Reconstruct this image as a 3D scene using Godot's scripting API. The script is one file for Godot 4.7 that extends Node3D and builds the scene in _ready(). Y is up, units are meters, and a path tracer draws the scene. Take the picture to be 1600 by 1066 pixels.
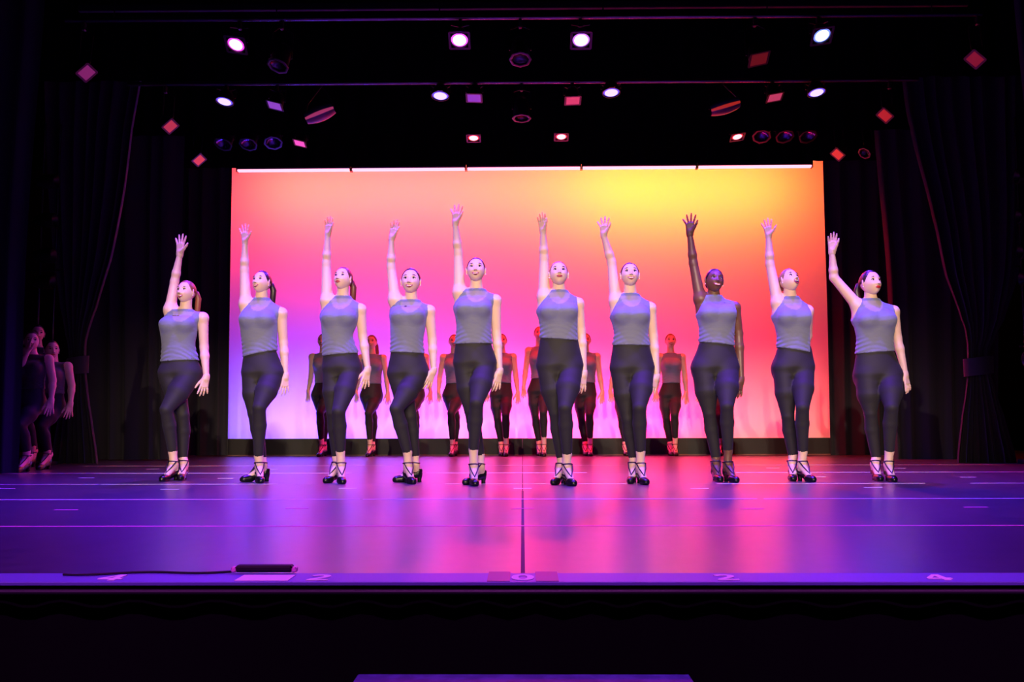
extends Node3D
# A stage: ten dancers in front, ten behind them before a lit backcloth, black drapes, three pipes of lamps.


const OVERHEAD := 21.0
const APRON := 30.0
const HOUSE := 60.0
const HOUSE_COLOR := Color(1.0, 0.89, 0.74)
const TOP_WASH := [[Color(1.000, 0.221, 0.128), 18.75], [Color(1.000, 0.285, 0.199), 10.26], [Color(1.000, 0.303, 0.142), 10.56], [Color(1.000, 0.561, 0.078), 6.63], [Color(1.000, 0.338, 0.071), 15.75]]
const LOW_WASH := [[Color(0.322, 0.208, 1.000), 9.89], [Color(0.516, 0.287, 1.000), 5.76], [Color(1.000, 0.196, 0.600), 10.80], [Color(1.000, 0.123, 0.461), 9.12], [Color(1.000, 0.098, 0.255), 6.00]]

const FRONT_ROW := [
	{base = Vector3(-2.956, 0.000, -8.075), H = Vector3(0.106, 1.581, 0.020), N = Vector3(0.092, 1.422, 0.000), RS = Vector3(-0.037, 1.435, -0.010), RE = Vector3(-0.006, 1.676, -0.010), RW = Vector3(0.043, 1.902, 0.020), RT = Vector3(0.060, 2.073, 0.050), LS = Vector3(0.243, 1.363, -0.010), LE = Vector3(0.250, 1.114, -0.040), LW = Vector3(0.288, 0.862, 0.000), LT = Vector3(0.260, 0.688, 0.030), arm = Vector3(-0.086, 1.368, 0.000), nl = Vector3(0.021, 1.444, 0.000), hemL = Vector3(-0.105, 0.987, 0.000), hemR = Vector3(0.223, 1.002, 0.000), bust = Vector3(0.046, 1.308, 0.158), waist = Vector3(0.045, 1.133, 0.136), hip = Vector3(0.062, 0.900, 0.185), FK = Vector3(0.027, 0.585, 0.190), FA = Vector3(0.053, 0.236, 0.090), BK = Vector3(0.106, 0.544, 0.020), BA = Vector3(0.090, 0.178, -0.050), FF = Vector3(0.064, 0.125, 0.090), BF = Vector3(0.108, 0.125, -0.030), fyaw = -13.8, byaw = 10.2, yaw = -18, pitch = 8, roll = 0, mouth = 1, hair = "ginger", tail = 1, hs = 0.97},
	{base = Vector3(-2.111, 0.000, -7.815), H = Vector3(-0.026, 1.623, 0.020), N = Vector3(-0.034, 1.485, 0.000), RS = Vector3(-0.163, 1.450, -0.010), RE = Vector3(-0.179, 1.732, -0.010), RW = Vector3(-0.170, 1.951, 0.020), RT = Vector3(-0.175, 2.100, 0.050), LS = Vector3(0.134, 1.370, -0.010), LE = Vector3(0.147, 1.129, -0.040), LW = Vector3(0.180, 0.859, 0.000), LT = Vector3(0.172, 0.691, 0.030), arm = Vector3(-0.200, 1.343, 0.000), nl = Vector3(-0.097, 1.475, 0.000), hemL = Vector3(-0.177, 1.006, 0.000), hemR = Vector3(0.116, 1.068, 0.000), bust = Vector3(-0.049, 1.322, 0.155), waist = Vector3(-0.044, 1.169, 0.142), hip = Vector3(-0.007, 0.890, 0.178), FK = Vector3(0.020, 0.596, 0.190), FA = Vector3(-0.005, 0.208, 0.090), BK = Vector3(-0.068, 0.557, 0.020), BA = Vector3(-0.017, 0.187, -0.050), FF = Vector3(0.003, 0.125, 0.090), BF = Vector3(-0.004, 0.125, -0.030), fyaw = 20.3, byaw = -61, yaw = -20, pitch = 14, roll = 0, mouth = 1, hair = "dark", tail = 1, hs = 0.96},
	{base = Vector3(-1.435, 0.000, -7.724), H = Vector3(-0.017, 1.636, 0.020), N = Vector3(-0.024, 1.487, 0.000), RS = Vector3(-0.150, 1.463, -0.010), RE = Vector3(-0.160, 1.768, -0.010), RW = Vector3(-0.146, 1.994, 0.020), RT = Vector3(-0.129, 2.136, 0.050), LS = Vector3(0.122, 1.389, -0.010), LE = Vector3(0.140, 1.167, -0.040), LW = Vector3(0.188, 0.904, 0.000), LT = Vector3(0.161, 0.743, 0.030), arm = Vector3(-0.196, 1.357, 0.000), nl = Vector3(-0.086, 1.482, 0.000), hemL = Vector3(-0.183, 1.009, 0.000), hemR = Vector3(0.117, 1.034, 0.000), bust = Vector3(-0.041, 1.325, 0.149), waist = Vector3(-0.059, 1.174, 0.122), hip = Vector3(-0.021, 0.920, 0.159), FK = Vector3(-0.007, 0.563, 0.190), FA = Vector3(-0.007, 0.246, 0.090), BK = Vector3(-0.085, 0.555, 0.020), BA = Vector3(-0.064, 0.200, -0.050), FF = Vector3(-0.001, 0.125, 0.090), BF = Vector3(-0.054, 0.125, -0.030), fyaw = 15.7, byaw = -23.2, yaw = -18, pitch = 16, roll = 0, mouth = 0, hair = "auburn", tail = 1, hs = 0.96},
	{base = Vector3(-0.886, 0.000, -7.712), H = Vector3(-0.013, 1.612, 0.020), N = Vector3(-0.009, 1.453, 0.000), RS = Vector3(-0.146, 1.470, -0.010), RE = Vector3(-0.179, 1.737, -0.010), RW = Vector3(-0.172, 1.958, 0.020), RT = Vector3(-0.135, 2.105, 0.050), LS = Vector3(0.135, 1.375, -0.010), LE = Vector3(0.159, 1.133, -0.040), LW = Vector3(0.173, 0.892, 0.000), LT = Vector3(0.111, 0.742, 0.030), arm = Vector3(-0.175, 1.396, 0.000), nl = Vector3(-0.087, 1.469, 0.000), hemL = Vector3(-0.184, 1.037, 0.000), hemR = Vector3(0.101, 1.026, 0.000), bust = Vector3(-0.031, 1.338, 0.146), waist = Vector3(-0.044, 1.135, 0.129), hip = Vector3(-0.032, 0.877, 0.170), FK = Vector3(-0.102, 0.582, 0.190), FA = Vector3(-0.022, 0.240, 0.090), BK = Vector3(-0.011, 0.528, 0.020), BA = Vector3(0.019, 0.199, -0.050), FF = Vector3(-0.018, 0.125, 0.090), BF = Vector3(0.024, 0.125, -0.030), fyaw = 21.9, byaw = -73.7, yaw = -2, pitch = 8, roll = 0, mouth = 1, hair = "brown", tail = 0, hs = 1.06},
	{base = Vector3(-0.369, 0.000, -7.479), H = Vector3(0.008, 1.664, 0.020), N = Vector3(0.013, 1.508, 0.000), RS = Vector3(-0.123, 1.494, -0.010), RE = Vector3(-0.134, 1.810, -0.010), RW = Vector3(-0.155, 2.032, 0.020), RT = Vector3(-0.141, 2.181, 0.050), LS = Vector3(0.159, 1.428, -0.010), LE = Vector3(0.168, 1.168, -0.040), LW = Vector3(0.194, 0.874, 0.000), LT = Vector3(0.158, 0.728, 0.030), arm = Vector3(-0.160, 1.397, 0.000), nl = Vector3(-0.072, 1.518, 0.000), hemL = Vector3(-0.164, 1.082, 0.000), hemR = Vector3(0.139, 1.087, 0.000), bust = Vector3(-0.012, 1.366, 0.146), waist = Vector3(-0.009, 1.215, 0.133), hip = Vector3(0.000, 0.944, 0.171), FK = Vector3(0.023, 0.626, 0.190), FA = Vector3(-0.006, 0.266, 0.090), BK = Vector3(-0.029, 0.565, 0.020), BA = Vector3(0.037, 0.217, -0.050), FF = Vector3(-0.004, 0.125, 0.090), BF = Vector3(0.039, 0.125, -0.030), fyaw = 6.8, byaw = -44.2, yaw = 0, pitch = 14, roll = 0, mouth = 1, hair = "brown", tail = 0, hs = 1},
	{base = Vector3(0.367, 0.000, -7.465), H = Vector3(-0.080, 1.629, 0.020), N = Vector3(-0.076, 1.494, 0.000), RS = Vector3(-0.195, 1.455, -0.010), RE = Vector3(-0.193, 1.764, -0.010), RW = Vector3(-0.201, 1.962, 0.020), RT = Vector3(-0.213, 2.088, 0.050), LS = Vector3(0.071, 1.398, -0.010), LE = Vector3(0.096, 1.185, -0.040), LW = Vector3(0.113, 0.856, 0.000), LT = Vector3(0.090, 0.726, 0.030), arm = Vector3(-0.246, 1.358, 0.000), nl = Vector3(-0.140, 1.494, 0.000), hemL = Vector3(-0.237, 1.127, 0.000), hemR = Vector3(0.078, 1.106, 0.000), bust = Vector3(-0.082, 1.342, 0.161), waist = Vector3(-0.081, 1.207, 0.145), hip = Vector3(-0.073, 0.921, 0.184), FK = Vector3(-0.044, 0.586, 0.190), FA = Vector3(-0.027, 0.232, 0.090), BK = Vector3(-0.111, 0.549, 0.020), BA = Vector3(-0.066, 0.197, -0.050), FF = Vector3(-0.029, 0.125, 0.090), BF = Vector3(-0.068, 0.125, -0.030), fyaw = 15.5, byaw = -24.8, yaw = 2, pitch = 20, roll = 0, mouth = 0, hair = "blonde", tail = 0, hs = 1},
	{base = Vector3(0.940, 0.000, -7.600), H = Vector3(-0.082, 1.640, 0.020), N = Vector3(-0.077, 1.484, 0.000), RS = Vector3(-0.194, 1.439, -0.010), RE = Vector3(-0.223, 1.749, -0.010), RW = Vector3(-0.286, 1.956, 0.020), RT = Vector3(-0.289, 2.105, 0.050), LS = Vector3(0.081, 1.377, -0.010), LE = Vector3(0.107, 1.154, -0.040), LW = Vector3(0.122, 0.831, 0.000), LT = Vector3(0.087, 0.749, 0.030), arm = Vector3(-0.234, 1.320, 0.000), nl = Vector3(-0.153, 1.489, 0.000), hemL = Vector3(-0.231, 1.081, 0.000), hemR = Vector3(0.079, 1.075, 0.000), bust = Vector3(-0.080, 1.320, 0.154), waist = Vector3(-0.076, 1.177, 0.132), hip = Vector3(-0.069, 0.907, 0.177), FK = Vector3(-0.040, 0.586, 0.190), FA = Vector3(-0.023, 0.246, 0.090), BK = Vector3(-0.111, 0.503, 0.020), BA = Vector3(-0.062, 0.191, -0.050), FF = Vector3(-0.026, 0.125, 0.090), BF = Vector3(-0.068, 0.125, -0.030), fyaw = 7.9, byaw = -15.2, yaw = 0, pitch = 16, roll = 0, mouth = 1, hair = "brown", tail = 0, hs = 1},
	{base = Vector3(1.677, 0.000, -7.816), H = Vector3(-0.106, 1.621, 0.020), N = Vector3(-0.110, 1.494, 0.000), RS = Vector3(-0.218, 1.480, -0.010), RE = Vector3(-0.268, 1.771, -0.010), RW = Vector3(-0.298, 2.010, 0.020), RT = Vector3(-0.302, 2.174, 0.050), LS = Vector3(0.063, 1.405, -0.010), LE = Vector3(0.096, 1.197, -0.040), LW = Vector3(0.102, 0.818, 0.000), LT = Vector3(0.072, 0.713, 0.030), arm = Vector3(-0.248, 1.352, 0.000), nl = Vector3(-0.178, 1.499, 0.000), hemL = Vector3(-0.247, 1.121, 0.000), hemR = Vector3(0.054, 1.089, 0.000), bust = Vector3(-0.087, 1.357, 0.162), waist = Vector3(-0.089, 1.226, 0.141), hip = Vector3(-0.107, 0.922, 0.196), FK = Vector3(-0.059, 0.598, 0.190), FA = Vector3(-0.036, 0.247, 0.090), BK = Vector3(-0.168, 0.549, 0.020), BA = Vector3(-0.105, 0.181, -0.050), FF = Vector3(-0.042, 0.125, 0.090), BF = Vector3(-0.115, 0.125, -0.030), fyaw = 11.5, byaw = 1.3, yaw = 8, pitch = 12, roll = -6, mouth = 2, hair = "black", tail = 0, hs = 1},
	{base = Vector3(2.302, 0.000, -7.881), H = Vector3(-0.103, 1.632, 0.020), N = Vector3(-0.086, 1.489, 0.000), RS = Vector3(-0.194, 1.454, -0.010), RE = Vector3(-0.250, 1.776, -0.010), RW = Vector3(-0.263, 1.996, 0.020), RT = Vector3(-0.283, 2.138, 0.050), LS = Vector3(0.051, 1.384, -0.010), LE = Vector3(0.078, 1.187, -0.120), LW = Vector3(0.024, 1.003, -0.170), LT = Vector3(-0.026, 0.924, -0.190), arm = Vector3(-0.236, 1.352, 0.000), nl = Vector3(-0.138, 1.505, 0.000), hemL = Vector3(-0.222, 1.082, 0.000), hemR = Vector3(0.083, 1.029, 0.000), bust = Vector3(-0.068, 1.330, 0.164), waist = Vector3(-0.064, 1.177, 0.143), hip = Vector3(-0.080, 0.924, 0.174), FK = Vector3(-0.070, 0.587, 0.190), FA = Vector3(-0.048, 0.234, 0.090), BK = Vector3(-0.142, 0.522, 0.020), BA = Vector3(-0.089, 0.198, -0.050), FF = Vector3(-0.057, 0.125, 0.090), BF = Vector3(-0.103, 0.125, -0.030), fyaw = 14.9, byaw = -13.9, yaw = 24, pitch = 28, roll = -4, mouth = 3, hair = "blonde", tail = 0, hs = 1},
	{base = Vector3(2.964, 0.000, -7.866), H = Vector3(-0.104, 1.606, 0.020), N = Vector3(-0.096, 1.469, 0.000), RS = Vector3(-0.204, 1.423, -0.010), RE = Vector3(-0.392, 1.658, -0.010), RW = Vector3(-0.411, 1.861, 0.020), RT = Vector3(-0.411, 2.020, 0.050), LS = Vector3(0.087, 1.375, -0.010), LE = Vector3(0.123, 1.155, -0.040), LW = Vector3(0.160, 0.866, 0.000), LT = Vector3(0.169, 0.737, 0.030), arm = Vector3(-0.248, 1.311, 0.000), nl = Vector3(-0.180, 1.486, 0.000), hemL = Vector3(-0.238, 1.024, 0.000), hemR = Vector3(0.088, 1.047, 0.000), bust = Vector3(-0.073, 1.305, 0.170), waist = Vector3(-0.075, 1.153, 0.146), hip = Vector3(-0.054, 0.864, 0.197), FK = Vector3(-0.032, 0.585, 0.190), FA = Vector3(-0.023, 0.233, 0.090), BK = Vector3(-0.139, 0.546, 0.020), BA = Vector3(-0.079, 0.177, -0.050), FF = Vector3(-0.034, 0.125, 0.090), BF = Vector3(-0.097, 0.125, -0.030), fyaw = -7.3, byaw = -7.3, yaw = 20, pitch = 10, roll = 0, mouth = 4, hair = "dark", tail = -1, hs = 1.05},
]
const BACK_ROW := [
	{base = Vector3(-2.748, 0.000, -13.250), H = Vector3(-0.012, 1.588, 0.020), N = Vector3(-0.011, 1.412, 0.000), RS = Vector3(-0.163, 1.368, -0.010), RE = Vector3(-0.185, 1.098, -0.050), RW = Vector3(-0.209, 0.893, 0.020), RT = Vector3(-0.201, 0.756, 0.050), LS = Vector3(0.148, 1.368, -0.010), LE = Vector3(0.167, 1.111, -0.040), LW = Vector3(0.212, 0.875, 0.000), LT = Vector3(0.227, 0.738, 0.030), hemL = Vector3(-0.129, 1.004, 0.000), hemR = Vector3(0.135, 1.003, 0.000), bust = Vector3(-0.006, 1.261, 0.144), waist = Vector3(0.002, 1.101, 0.123), hip = Vector3(-0.012, 0.845, 0.160), FK = Vector3(-0.004, 0.596, 0.190), FA = Vector3(-0.002, 0.231, 0.090), BK = Vector3(0.032, 0.536, 0.020), BA = Vector3(0.005, 0.193, -0.050), FF = Vector3(0.004, 0.125, 0.090), BF = Vector3(0.015, 0.125, -0.030), fyaw = -3.9, byaw = -16.5, yaw = -6, pitch = 3, roll = 0, mouth = 1, hair = "brown", tail = 0, hs = 0.98},
	{base = Vector3(-2.079, 0.000, -13.250), H = Vector3(-0.006, 1.569, 0.020), N = Vector3(-0.005, 1.395, 0.000), RS = Vector3(-0.157, 1.352, -0.010), RE = Vector3(-0.194, 1.084, -0.050), RW = Vector3(-0.216, 0.882, 0.020), RT = Vector3(-0.193, 0.746, 0.050), LS = Vector3(0.154, 1.351, -0.010), LE = Vector3(0.194, 1.098, -0.040), LW = Vector3(0.222, 0.864, 0.000), LT = Vector3(0.231, 0.728, 0.030), hemL = Vector3(-0.125, 0.992, 0.000), hemR = Vector3(0.139, 0.991, 0.000), bust = Vector3(-0.001, 1.246, 0.144), waist = Vector3(0.006, 1.088, 0.123), hip = Vector3(-0.008, 0.834, 0.159), FK = Vector3(-0.011, 0.589, 0.190), FA = Vector3(-0.005, 0.227, 0.090), BK = Vector3(0.033, 0.529, 0.020), BA = Vector3(0.008, 0.189, -0.050), FF = Vector3(-0.001, 0.125, 0.090), BF = Vector3(0.016, 0.125, -0.030), fyaw = -4.5, byaw = -17, yaw = -6, pitch = 3, roll = 0, mouth = 1, hair = "auburn", tail = 1, hs = 0.98},
	{base = Vector3(-1.498, 0.000, -13.250), H = Vector3(-0.001, 1.584, 0.020), N = Vector3(0.000, 1.408, 0.000), RS = Vector3(-0.152, 1.365, -0.010), RE = Vector3(-0.187, 1.094, -0.050), RW = Vector3(-0.193, 0.890, 0.020), RT = Vector3(-0.198, 0.753, 0.050), LS = Vector3(0.159, 1.364, -0.010), LE = Vector3(0.187, 1.108, -0.040), LW = Vector3(0.231, 0.872, 0.000), LT = Vector3(0.229, 0.735, 0.030), hemL = Vector3(-0.121, 1.001, 0.000), hemR = Vector3(0.142, 1.000, 0.000), bust = Vector3(0.003, 1.257, 0.144), waist = Vector3(0.010, 1.098, 0.123), hip = Vector3(-0.005, 0.842, 0.159), FK = Vector3(-0.017, 0.594, 0.190), FA = Vector3(-0.009, 0.228, 0.090), BK = Vector3(0.034, 0.533, 0.020), BA = Vector3(0.011, 0.190, -0.050), FF = Vector3(-0.005, 0.125, 0.090), BF = Vector3(0.017, 0.125, -0.030), fyaw = -5, byaw = -17.4, yaw = 0, pitch = 3, roll = 0, mouth = 1, hair = "brown", tail = 0, hs = 0.98},
	{base = Vector3(-0.944, 0.000, -13.250), H = Vector3(0.003, 1.574, 0.020), N = Vector3(0.005, 1.399, 0.000), RS = Vector3(-0.146, 1.356, -0.010), RE = Vector3(-0.200, 1.087, -0.050), RW = Vector3(-0.211, 0.884, 0.020), RT = Vector3(-0.194, 0.748, 0.050), LS = Vector3(0.164, 1.355, -0.010), LE = Vector3(0.195, 1.101, -0.040), LW = Vector3(0.227, 0.866, 0.000), LT = Vector3(0.239, 0.730, 0.030), hemL = Vector3(-0.118, 0.994, 0.000), hemR = Vector3(0.146, 0.994, 0.000), bust = Vector3(0.008, 1.249, 0.144), waist = Vector3(0.014, 1.091, 0.123), hip = Vector3(-0.002, 0.836, 0.159), FK = Vector3(-0.023, 0.589, 0.190), FA = Vector3(-0.012, 0.226, 0.090), BK = Vector3(0.035, 0.529, 0.020), BA = Vector3(0.014, 0.188, -0.050), FF = Vector3(-0.009, 0.125, 0.090), BF = Vector3(0.017, 0.125, -0.030), fyaw = -5.5, byaw = -17.8, yaw = 4, pitch = 3, roll = 0, mouth = 1, hair = "auburn", tail = 0, hs = 0.98},
	{base = Vector3(-0.294, 0.000, -13.250), H = Vector3(0.008, 1.581, 0.020), N = Vector3(0.010, 1.405, 0.000), RS = Vector3(-0.140, 1.362, -0.010), RE = Vector3(-0.172, 1.091, -0.050), RW = Vector3(-0.203, 0.887, 0.020), RT = Vector3(-0.191, 0.750, 0.050), LS = Vector3(0.170, 1.361, -0.010), LE = Vector3(0.203, 1.105, -0.040), LW = Vector3(0.232, 0.869, 0.000), LT = Vector3(0.235, 0.732, 0.030), hemL = Vector3(-0.114, 0.998, 0.000), hemR = Vector3(0.150, 0.997, 0.000), bust = Vector3(0.012, 1.254, 0.144), waist = Vector3(0.018, 1.095, 0.123), hip = Vector3(0.001, 0.839, 0.159), FK = Vector3(0.066, 0.560, 0.190), FA = Vector3(0.072, 0.243, 0.090), BK = Vector3(-0.052, 0.525, 0.020), BA = Vector3(-0.001, 0.188, -0.050), FF = Vector3(0.073, 0.125, 0.090), BF = Vector3(0.000, 0.125, -0.030), fyaw = -0.2, byaw = 2.8, yaw = 0, pitch = 3, roll = 0, mouth = 1, hair = "auburn", tail = 0, hs = 0.98},
	{base = Vector3(0.224, 0.000, -13.250), H = Vector3(0.013, 1.680, 0.020), N = Vector3(0.015, 1.493, 0.000), RS = Vector3(-0.135, 1.447, -0.010), RE = Vector3(-0.179, 1.159, -0.050), RW = Vector3(-0.206, 0.942, 0.020), RT = Vector3(-0.208, 0.796, 0.050), LS = Vector3(0.175, 1.446, -0.010), LE = Vector3(0.215, 1.174, -0.040), LW = Vector3(0.218, 0.923, 0.000), LT = Vector3(0.234, 0.777, 0.030), hemL = Vector3(-0.110, 1.060, 0.000), hemR = Vector3(0.153, 1.059, 0.000), bust = Vector3(0.017, 1.332, 0.144), waist = Vector3(0.022, 1.163, 0.123), hip = Vector3(0.004, 0.890, 0.159), FK = Vector3(0.060, 0.593, 0.190), FA = Vector3(0.069, 0.257, 0.090), BK = Vector3(-0.051, 0.556, 0.020), BA = Vector3(0.002, 0.198, -0.050), FF = Vector3(0.069, 0.125, 0.090), BF = Vector3(0.001, 0.125, -0.030), fyaw = -0.8, byaw = 2.4, yaw = 6, pitch = 3, roll = 0, mouth = 1, hair = "ginger", tail = 1, hs = 0.98},
	{base = Vector3(0.856, 0.000, -13.250), H = Vector3(0.018, 1.586, 0.020), N = Vector3(0.020, 1.409, 0.000), RS = Vector3(-0.130, 1.366, -0.010), RE = Vector3(-0.149, 1.094, -0.050), RW = Vector3(-0.194, 0.889, 0.020), RT = Vector3(-0.184, 0.751, 0.050), LS = Vector3(0.180, 1.365, -0.010), LE = Vector3(0.213, 1.108, -0.040), LW = Vector3(0.248, 0.871, 0.000), LT = Vector3(0.238, 0.733, 0.030), hemL = Vector3(-0.106, 1.000, 0.000), hemR = Vector3(0.156, 1.000, 0.000), bust = Vector3(0.021, 1.258, 0.144), waist = Vector3(0.026, 1.098, 0.123), hip = Vector3(0.007, 0.840, 0.159), FK = Vector3(0.053, 0.560, 0.190), FA = Vector3(0.066, 0.242, 0.090), BK = Vector3(-0.050, 0.525, 0.020), BA = Vector3(0.005, 0.187, -0.050), FF = Vector3(0.064, 0.125, 0.090), BF = Vector3(0.001, 0.125, -0.030), fyaw = -1.3, byaw = 2, yaw = 0, pitch = 3, roll = 0, mouth = 1, hair = "auburn", tail = 0, hs = 0.98},
	{base = Vector3(1.407, 0.000, -13.250), H = Vector3(0.022, 1.576, 0.020), N = Vector3(0.025, 1.400, 0.000), RS = Vector3(-0.125, 1.357, -0.010), RE = Vector3(-0.152, 1.087, -0.050), RW = Vector3(-0.200, 0.883, 0.020), RT = Vector3(-0.183, 0.746, 0.050), LS = Vector3(0.185, 1.356, -0.010), LE = Vector3(0.216, 1.101, -0.040), LW = Vector3(0.240, 0.865, 0.000), LT = Vector3(0.225, 0.728, 0.030), hemL = Vector3(-0.103, 0.994, 0.000), hemR = Vector3(0.159, 0.993, 0.000), bust = Vector3(0.026, 1.249, 0.143), waist = Vector3(0.029, 1.090, 0.123), hip = Vector3(0.010, 0.835, 0.158), FK = Vector3(0.047, 0.556, 0.190), FA = Vector3(0.063, 0.240, 0.090), BK = Vector3(-0.049, 0.521, 0.020), BA = Vector3(0.007, 0.185, -0.050), FF = Vector3(0.059, 0.125, 0.090), BF = Vector3(0.002, 0.125, -0.030), fyaw = -1.8, byaw = 1.6, yaw = 0, pitch = 3, roll = 0, mouth = 1, hair = "brown", tail = 0, hs = 0.98},
	{base = Vector3(2.020, 0.000, -13.250), H = Vector3(0.027, 1.574, 0.020), N = Vector3(0.030, 1.398, 0.000), RS = Vector3(-0.119, 1.355, -0.010), RE = Vector3(-0.148, 1.085, -0.050), RW = Vector3(-0.186, 0.882, 0.020), RT = Vector3(-0.195, 0.745, 0.050), LS = Vector3(0.190, 1.354, -0.010), LE = Vector3(0.224, 1.099, -0.040), LW = Vector3(0.236, 0.864, 0.000), LT = Vector3(0.234, 0.727, 0.030), hemL = Vector3(-0.099, 0.992, 0.000), hemR = Vector3(0.163, 0.991, 0.000), bust = Vector3(0.030, 1.248, 0.143), waist = Vector3(0.033, 1.089, 0.122), hip = Vector3(0.013, 0.833, 0.158), FK = Vector3(0.040, 0.555, 0.190), FA = Vector3(0.059, 0.239, 0.090), BK = Vector3(-0.048, 0.520, 0.020), BA = Vector3(0.010, 0.184, -0.050), FF = Vector3(0.055, 0.125, 0.090), BF = Vector3(0.003, 0.125, -0.030), fyaw = -2.4, byaw = 1.2, yaw = 0, pitch = 3, roll = 0, mouth = 1, hair = "ginger", tail = 0, hs = 0.98},
	{base = Vector3(2.623, 0.000, -13.250), H = Vector3(0.032, 1.555, 0.020), N = Vector3(0.035, 1.382, 0.000), RS = Vector3(-0.114, 1.339, -0.010), RE = Vector3(-0.140, 1.072, -0.050), RW = Vector3(-0.179, 0.871, 0.020), RT = Vector3(-0.206, 0.736, 0.050), LS = Vector3(0.195, 1.338, -0.010), LE = Vector3(0.227, 1.086, -0.040), LW = Vector3(0.229, 0.853, 0.000), LT = Vector3(0.243, 0.718, 0.030), hemL = Vector3(-0.096, 0.980, 0.000), hemR = Vector3(0.166, 0.979, 0.000), bust = Vector3(0.035, 1.233, 0.143), waist = Vector3(0.037, 1.076, 0.122), hip = Vector3(0.016, 0.823, 0.158), FK = Vector3(0.033, 0.548, 0.190), FA = Vector3(0.056, 0.235, 0.090), BK = Vector3(-0.047, 0.513, 0.020), BA = Vector3(0.013, 0.181, -0.050), FF = Vector3(0.050, 0.125, 0.090), BF = Vector3(0.003, 0.125, -0.030), fyaw = -3, byaw = 0.8, yaw = 2, pitch = 3, roll = 0, mouth = 1, hair = "dark", tail = 0, hs = 0.98},
]
const FIRST_PARS := [Vector3(-2.761, 4.126, -9.000), Vector3(-0.597, 4.157, -9.000), Vector3(0.577, 4.149, -9.000), Vector3(2.892, 4.179, -9.000)]
const SECOND_PARS := [Vector3(-3.369, 4.107, -10.600), Vector3(-0.919, 4.160, -10.600), Vector3(1.015, 4.186, -10.600), Vector3(3.330, 4.172, -10.600)]
const THIRD_PARS := [Vector3(-0.623, 4.149, -12.200), Vector3(0.515, 4.160, -12.200), Vector3(2.792, 4.147, -12.200)]
const SECOND_GELS := [Vector3(-2.792, 4.067, -10.600), Vector3(-0.535, 4.143, -10.600), Vector3(0.580, 4.107, -10.600), Vector3(2.854, 4.131, -10.600)]
const THIRD_GELS := [Vector3(-2.879, 4.101, -12.200)]
const FIRST_FRAMES := [Vector3(-2.347, 3.926, -9.000), Vector3(-0.010, 3.975, -9.000), Vector3(2.279, 3.961, -9.000)]
const SECOND_FRAMES := [Vector3(0.001, 3.910, -10.600)]
const SCOOPS := [Vector3(-2.282, 3.953, -10.600), Vector3(2.289, 4.008, -10.600)]
const DARK_PARS := [Vector3(-3.881, 4.089, -12.200), Vector3(-3.555, 4.088, -12.200), Vector3(-3.230, 4.103, -12.200), Vector3(3.106, 4.154, -12.200), Vector3(3.404, 4.153, -12.200), Vector3(3.701, 4.151, -12.200)]
const SIDE_GELS := [Vector3(-4.215, 3.862, -9.000), Vector3(-3.988, 3.829, -10.600), Vector3(-4.202, 3.879, -12.200), Vector3(4.359, 3.942, -9.000), Vector3(4.097, 3.909, -10.600), Vector3(4.090, 3.913, -12.200), Vector3(4.436, 3.928, -12.200)]
const TIED_LEFT := [Vector3(4.977, -5.603, -4.348), Vector3(4.437, -5.567, -4.438), Vector3(3.900, -5.532, -4.519), Vector3(3.141, -5.473, -4.593), Vector3(2.390, -5.386, -4.718), Vector3(1.796, -5.290, -4.877), Vector3(1.463, -5.219, -4.976), Vector3(1.316, -5.184, -4.993), Vector3(1.096, -5.176, -4.985), Vector3(0.914, -5.207, -4.964), Vector3(0.550, -5.267, -4.901), Vector3(0.009, -5.327, -4.810)]
const TIED_RIGHT := [Vector3(4.913, 4.333, 5.918), Vector3(4.453, 4.384, 5.897), Vector3(3.846, 4.458, 5.855), Vector3(2.795, 4.676, 5.763), Vector3(2.129, 4.797, 5.660), Vector3(1.615, 4.965, 5.478), Vector3(1.396, 5.021, 5.368), Vector3(1.265, 5.030, 5.304), Vector3(1.069, 5.022, 5.296), Vector3(0.888, 5.001, 5.331), Vector3(0.528, 4.929, 5.431), Vector3(-0.008, 4.850, 5.550)]
const LEG_LEFT_A := [Vector3(5.415, -6.811, -4.592), Vector3(4.628, -6.767, -4.620), Vector3(2.330, -6.638, -4.701), Vector3(0.849, -6.555, -4.699), Vector3(0.010, -6.508, -4.696)]
const LEG_RIGHT_A := [Vector3(5.324, 4.667, 6.529), Vector3(4.100, 4.713, 6.457), Vector3(2.467, 4.798, 6.360), Vector3(0.821, 4.783, 6.262), Vector3(-0.007, 4.769, 6.213)]
const LEG_LEFT_C := [Vector3(5.427, -5.835, -4.338), Vector3(4.116, -5.788, -4.329), Vector3(2.910, -5.745, -4.331), Vector3(0.009, -5.642, -4.279)]
const LEG_RIGHT_C := [Vector3(5.361, 4.460, 6.108), Vector3(4.062, 4.483, 6.052), Vector3(2.296, 4.577, 5.976), Vector3(-0.008, 4.586, 5.876)]
const LEG_LEFT_D := [Vector3(4.861, -5.368, -4.116), Vector3(4.066, -5.345, -4.117), Vector3(1.908, -5.282, -4.106), Vector3(0.009, -5.227, -4.091)]
const LEG_RIGHT_D := [Vector3(4.807, 4.263, 5.687), Vector3(4.019, 4.259, 5.658), Vector3(1.878, 4.261, 5.579), Vector3(-0.007, 4.250, 5.510)]
const BORDER_EDGES := [[-9.80, 4.054, 4.054], [-11.50, 3.986, 4.007], [-12.85, 3.939, 3.993]]
const WING := [Vector3(-5.172, 1.344, -10.000), Vector3(-5.114, 1.405, -10.000), Vector3(-4.965, 1.236, -10.000)]



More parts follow.
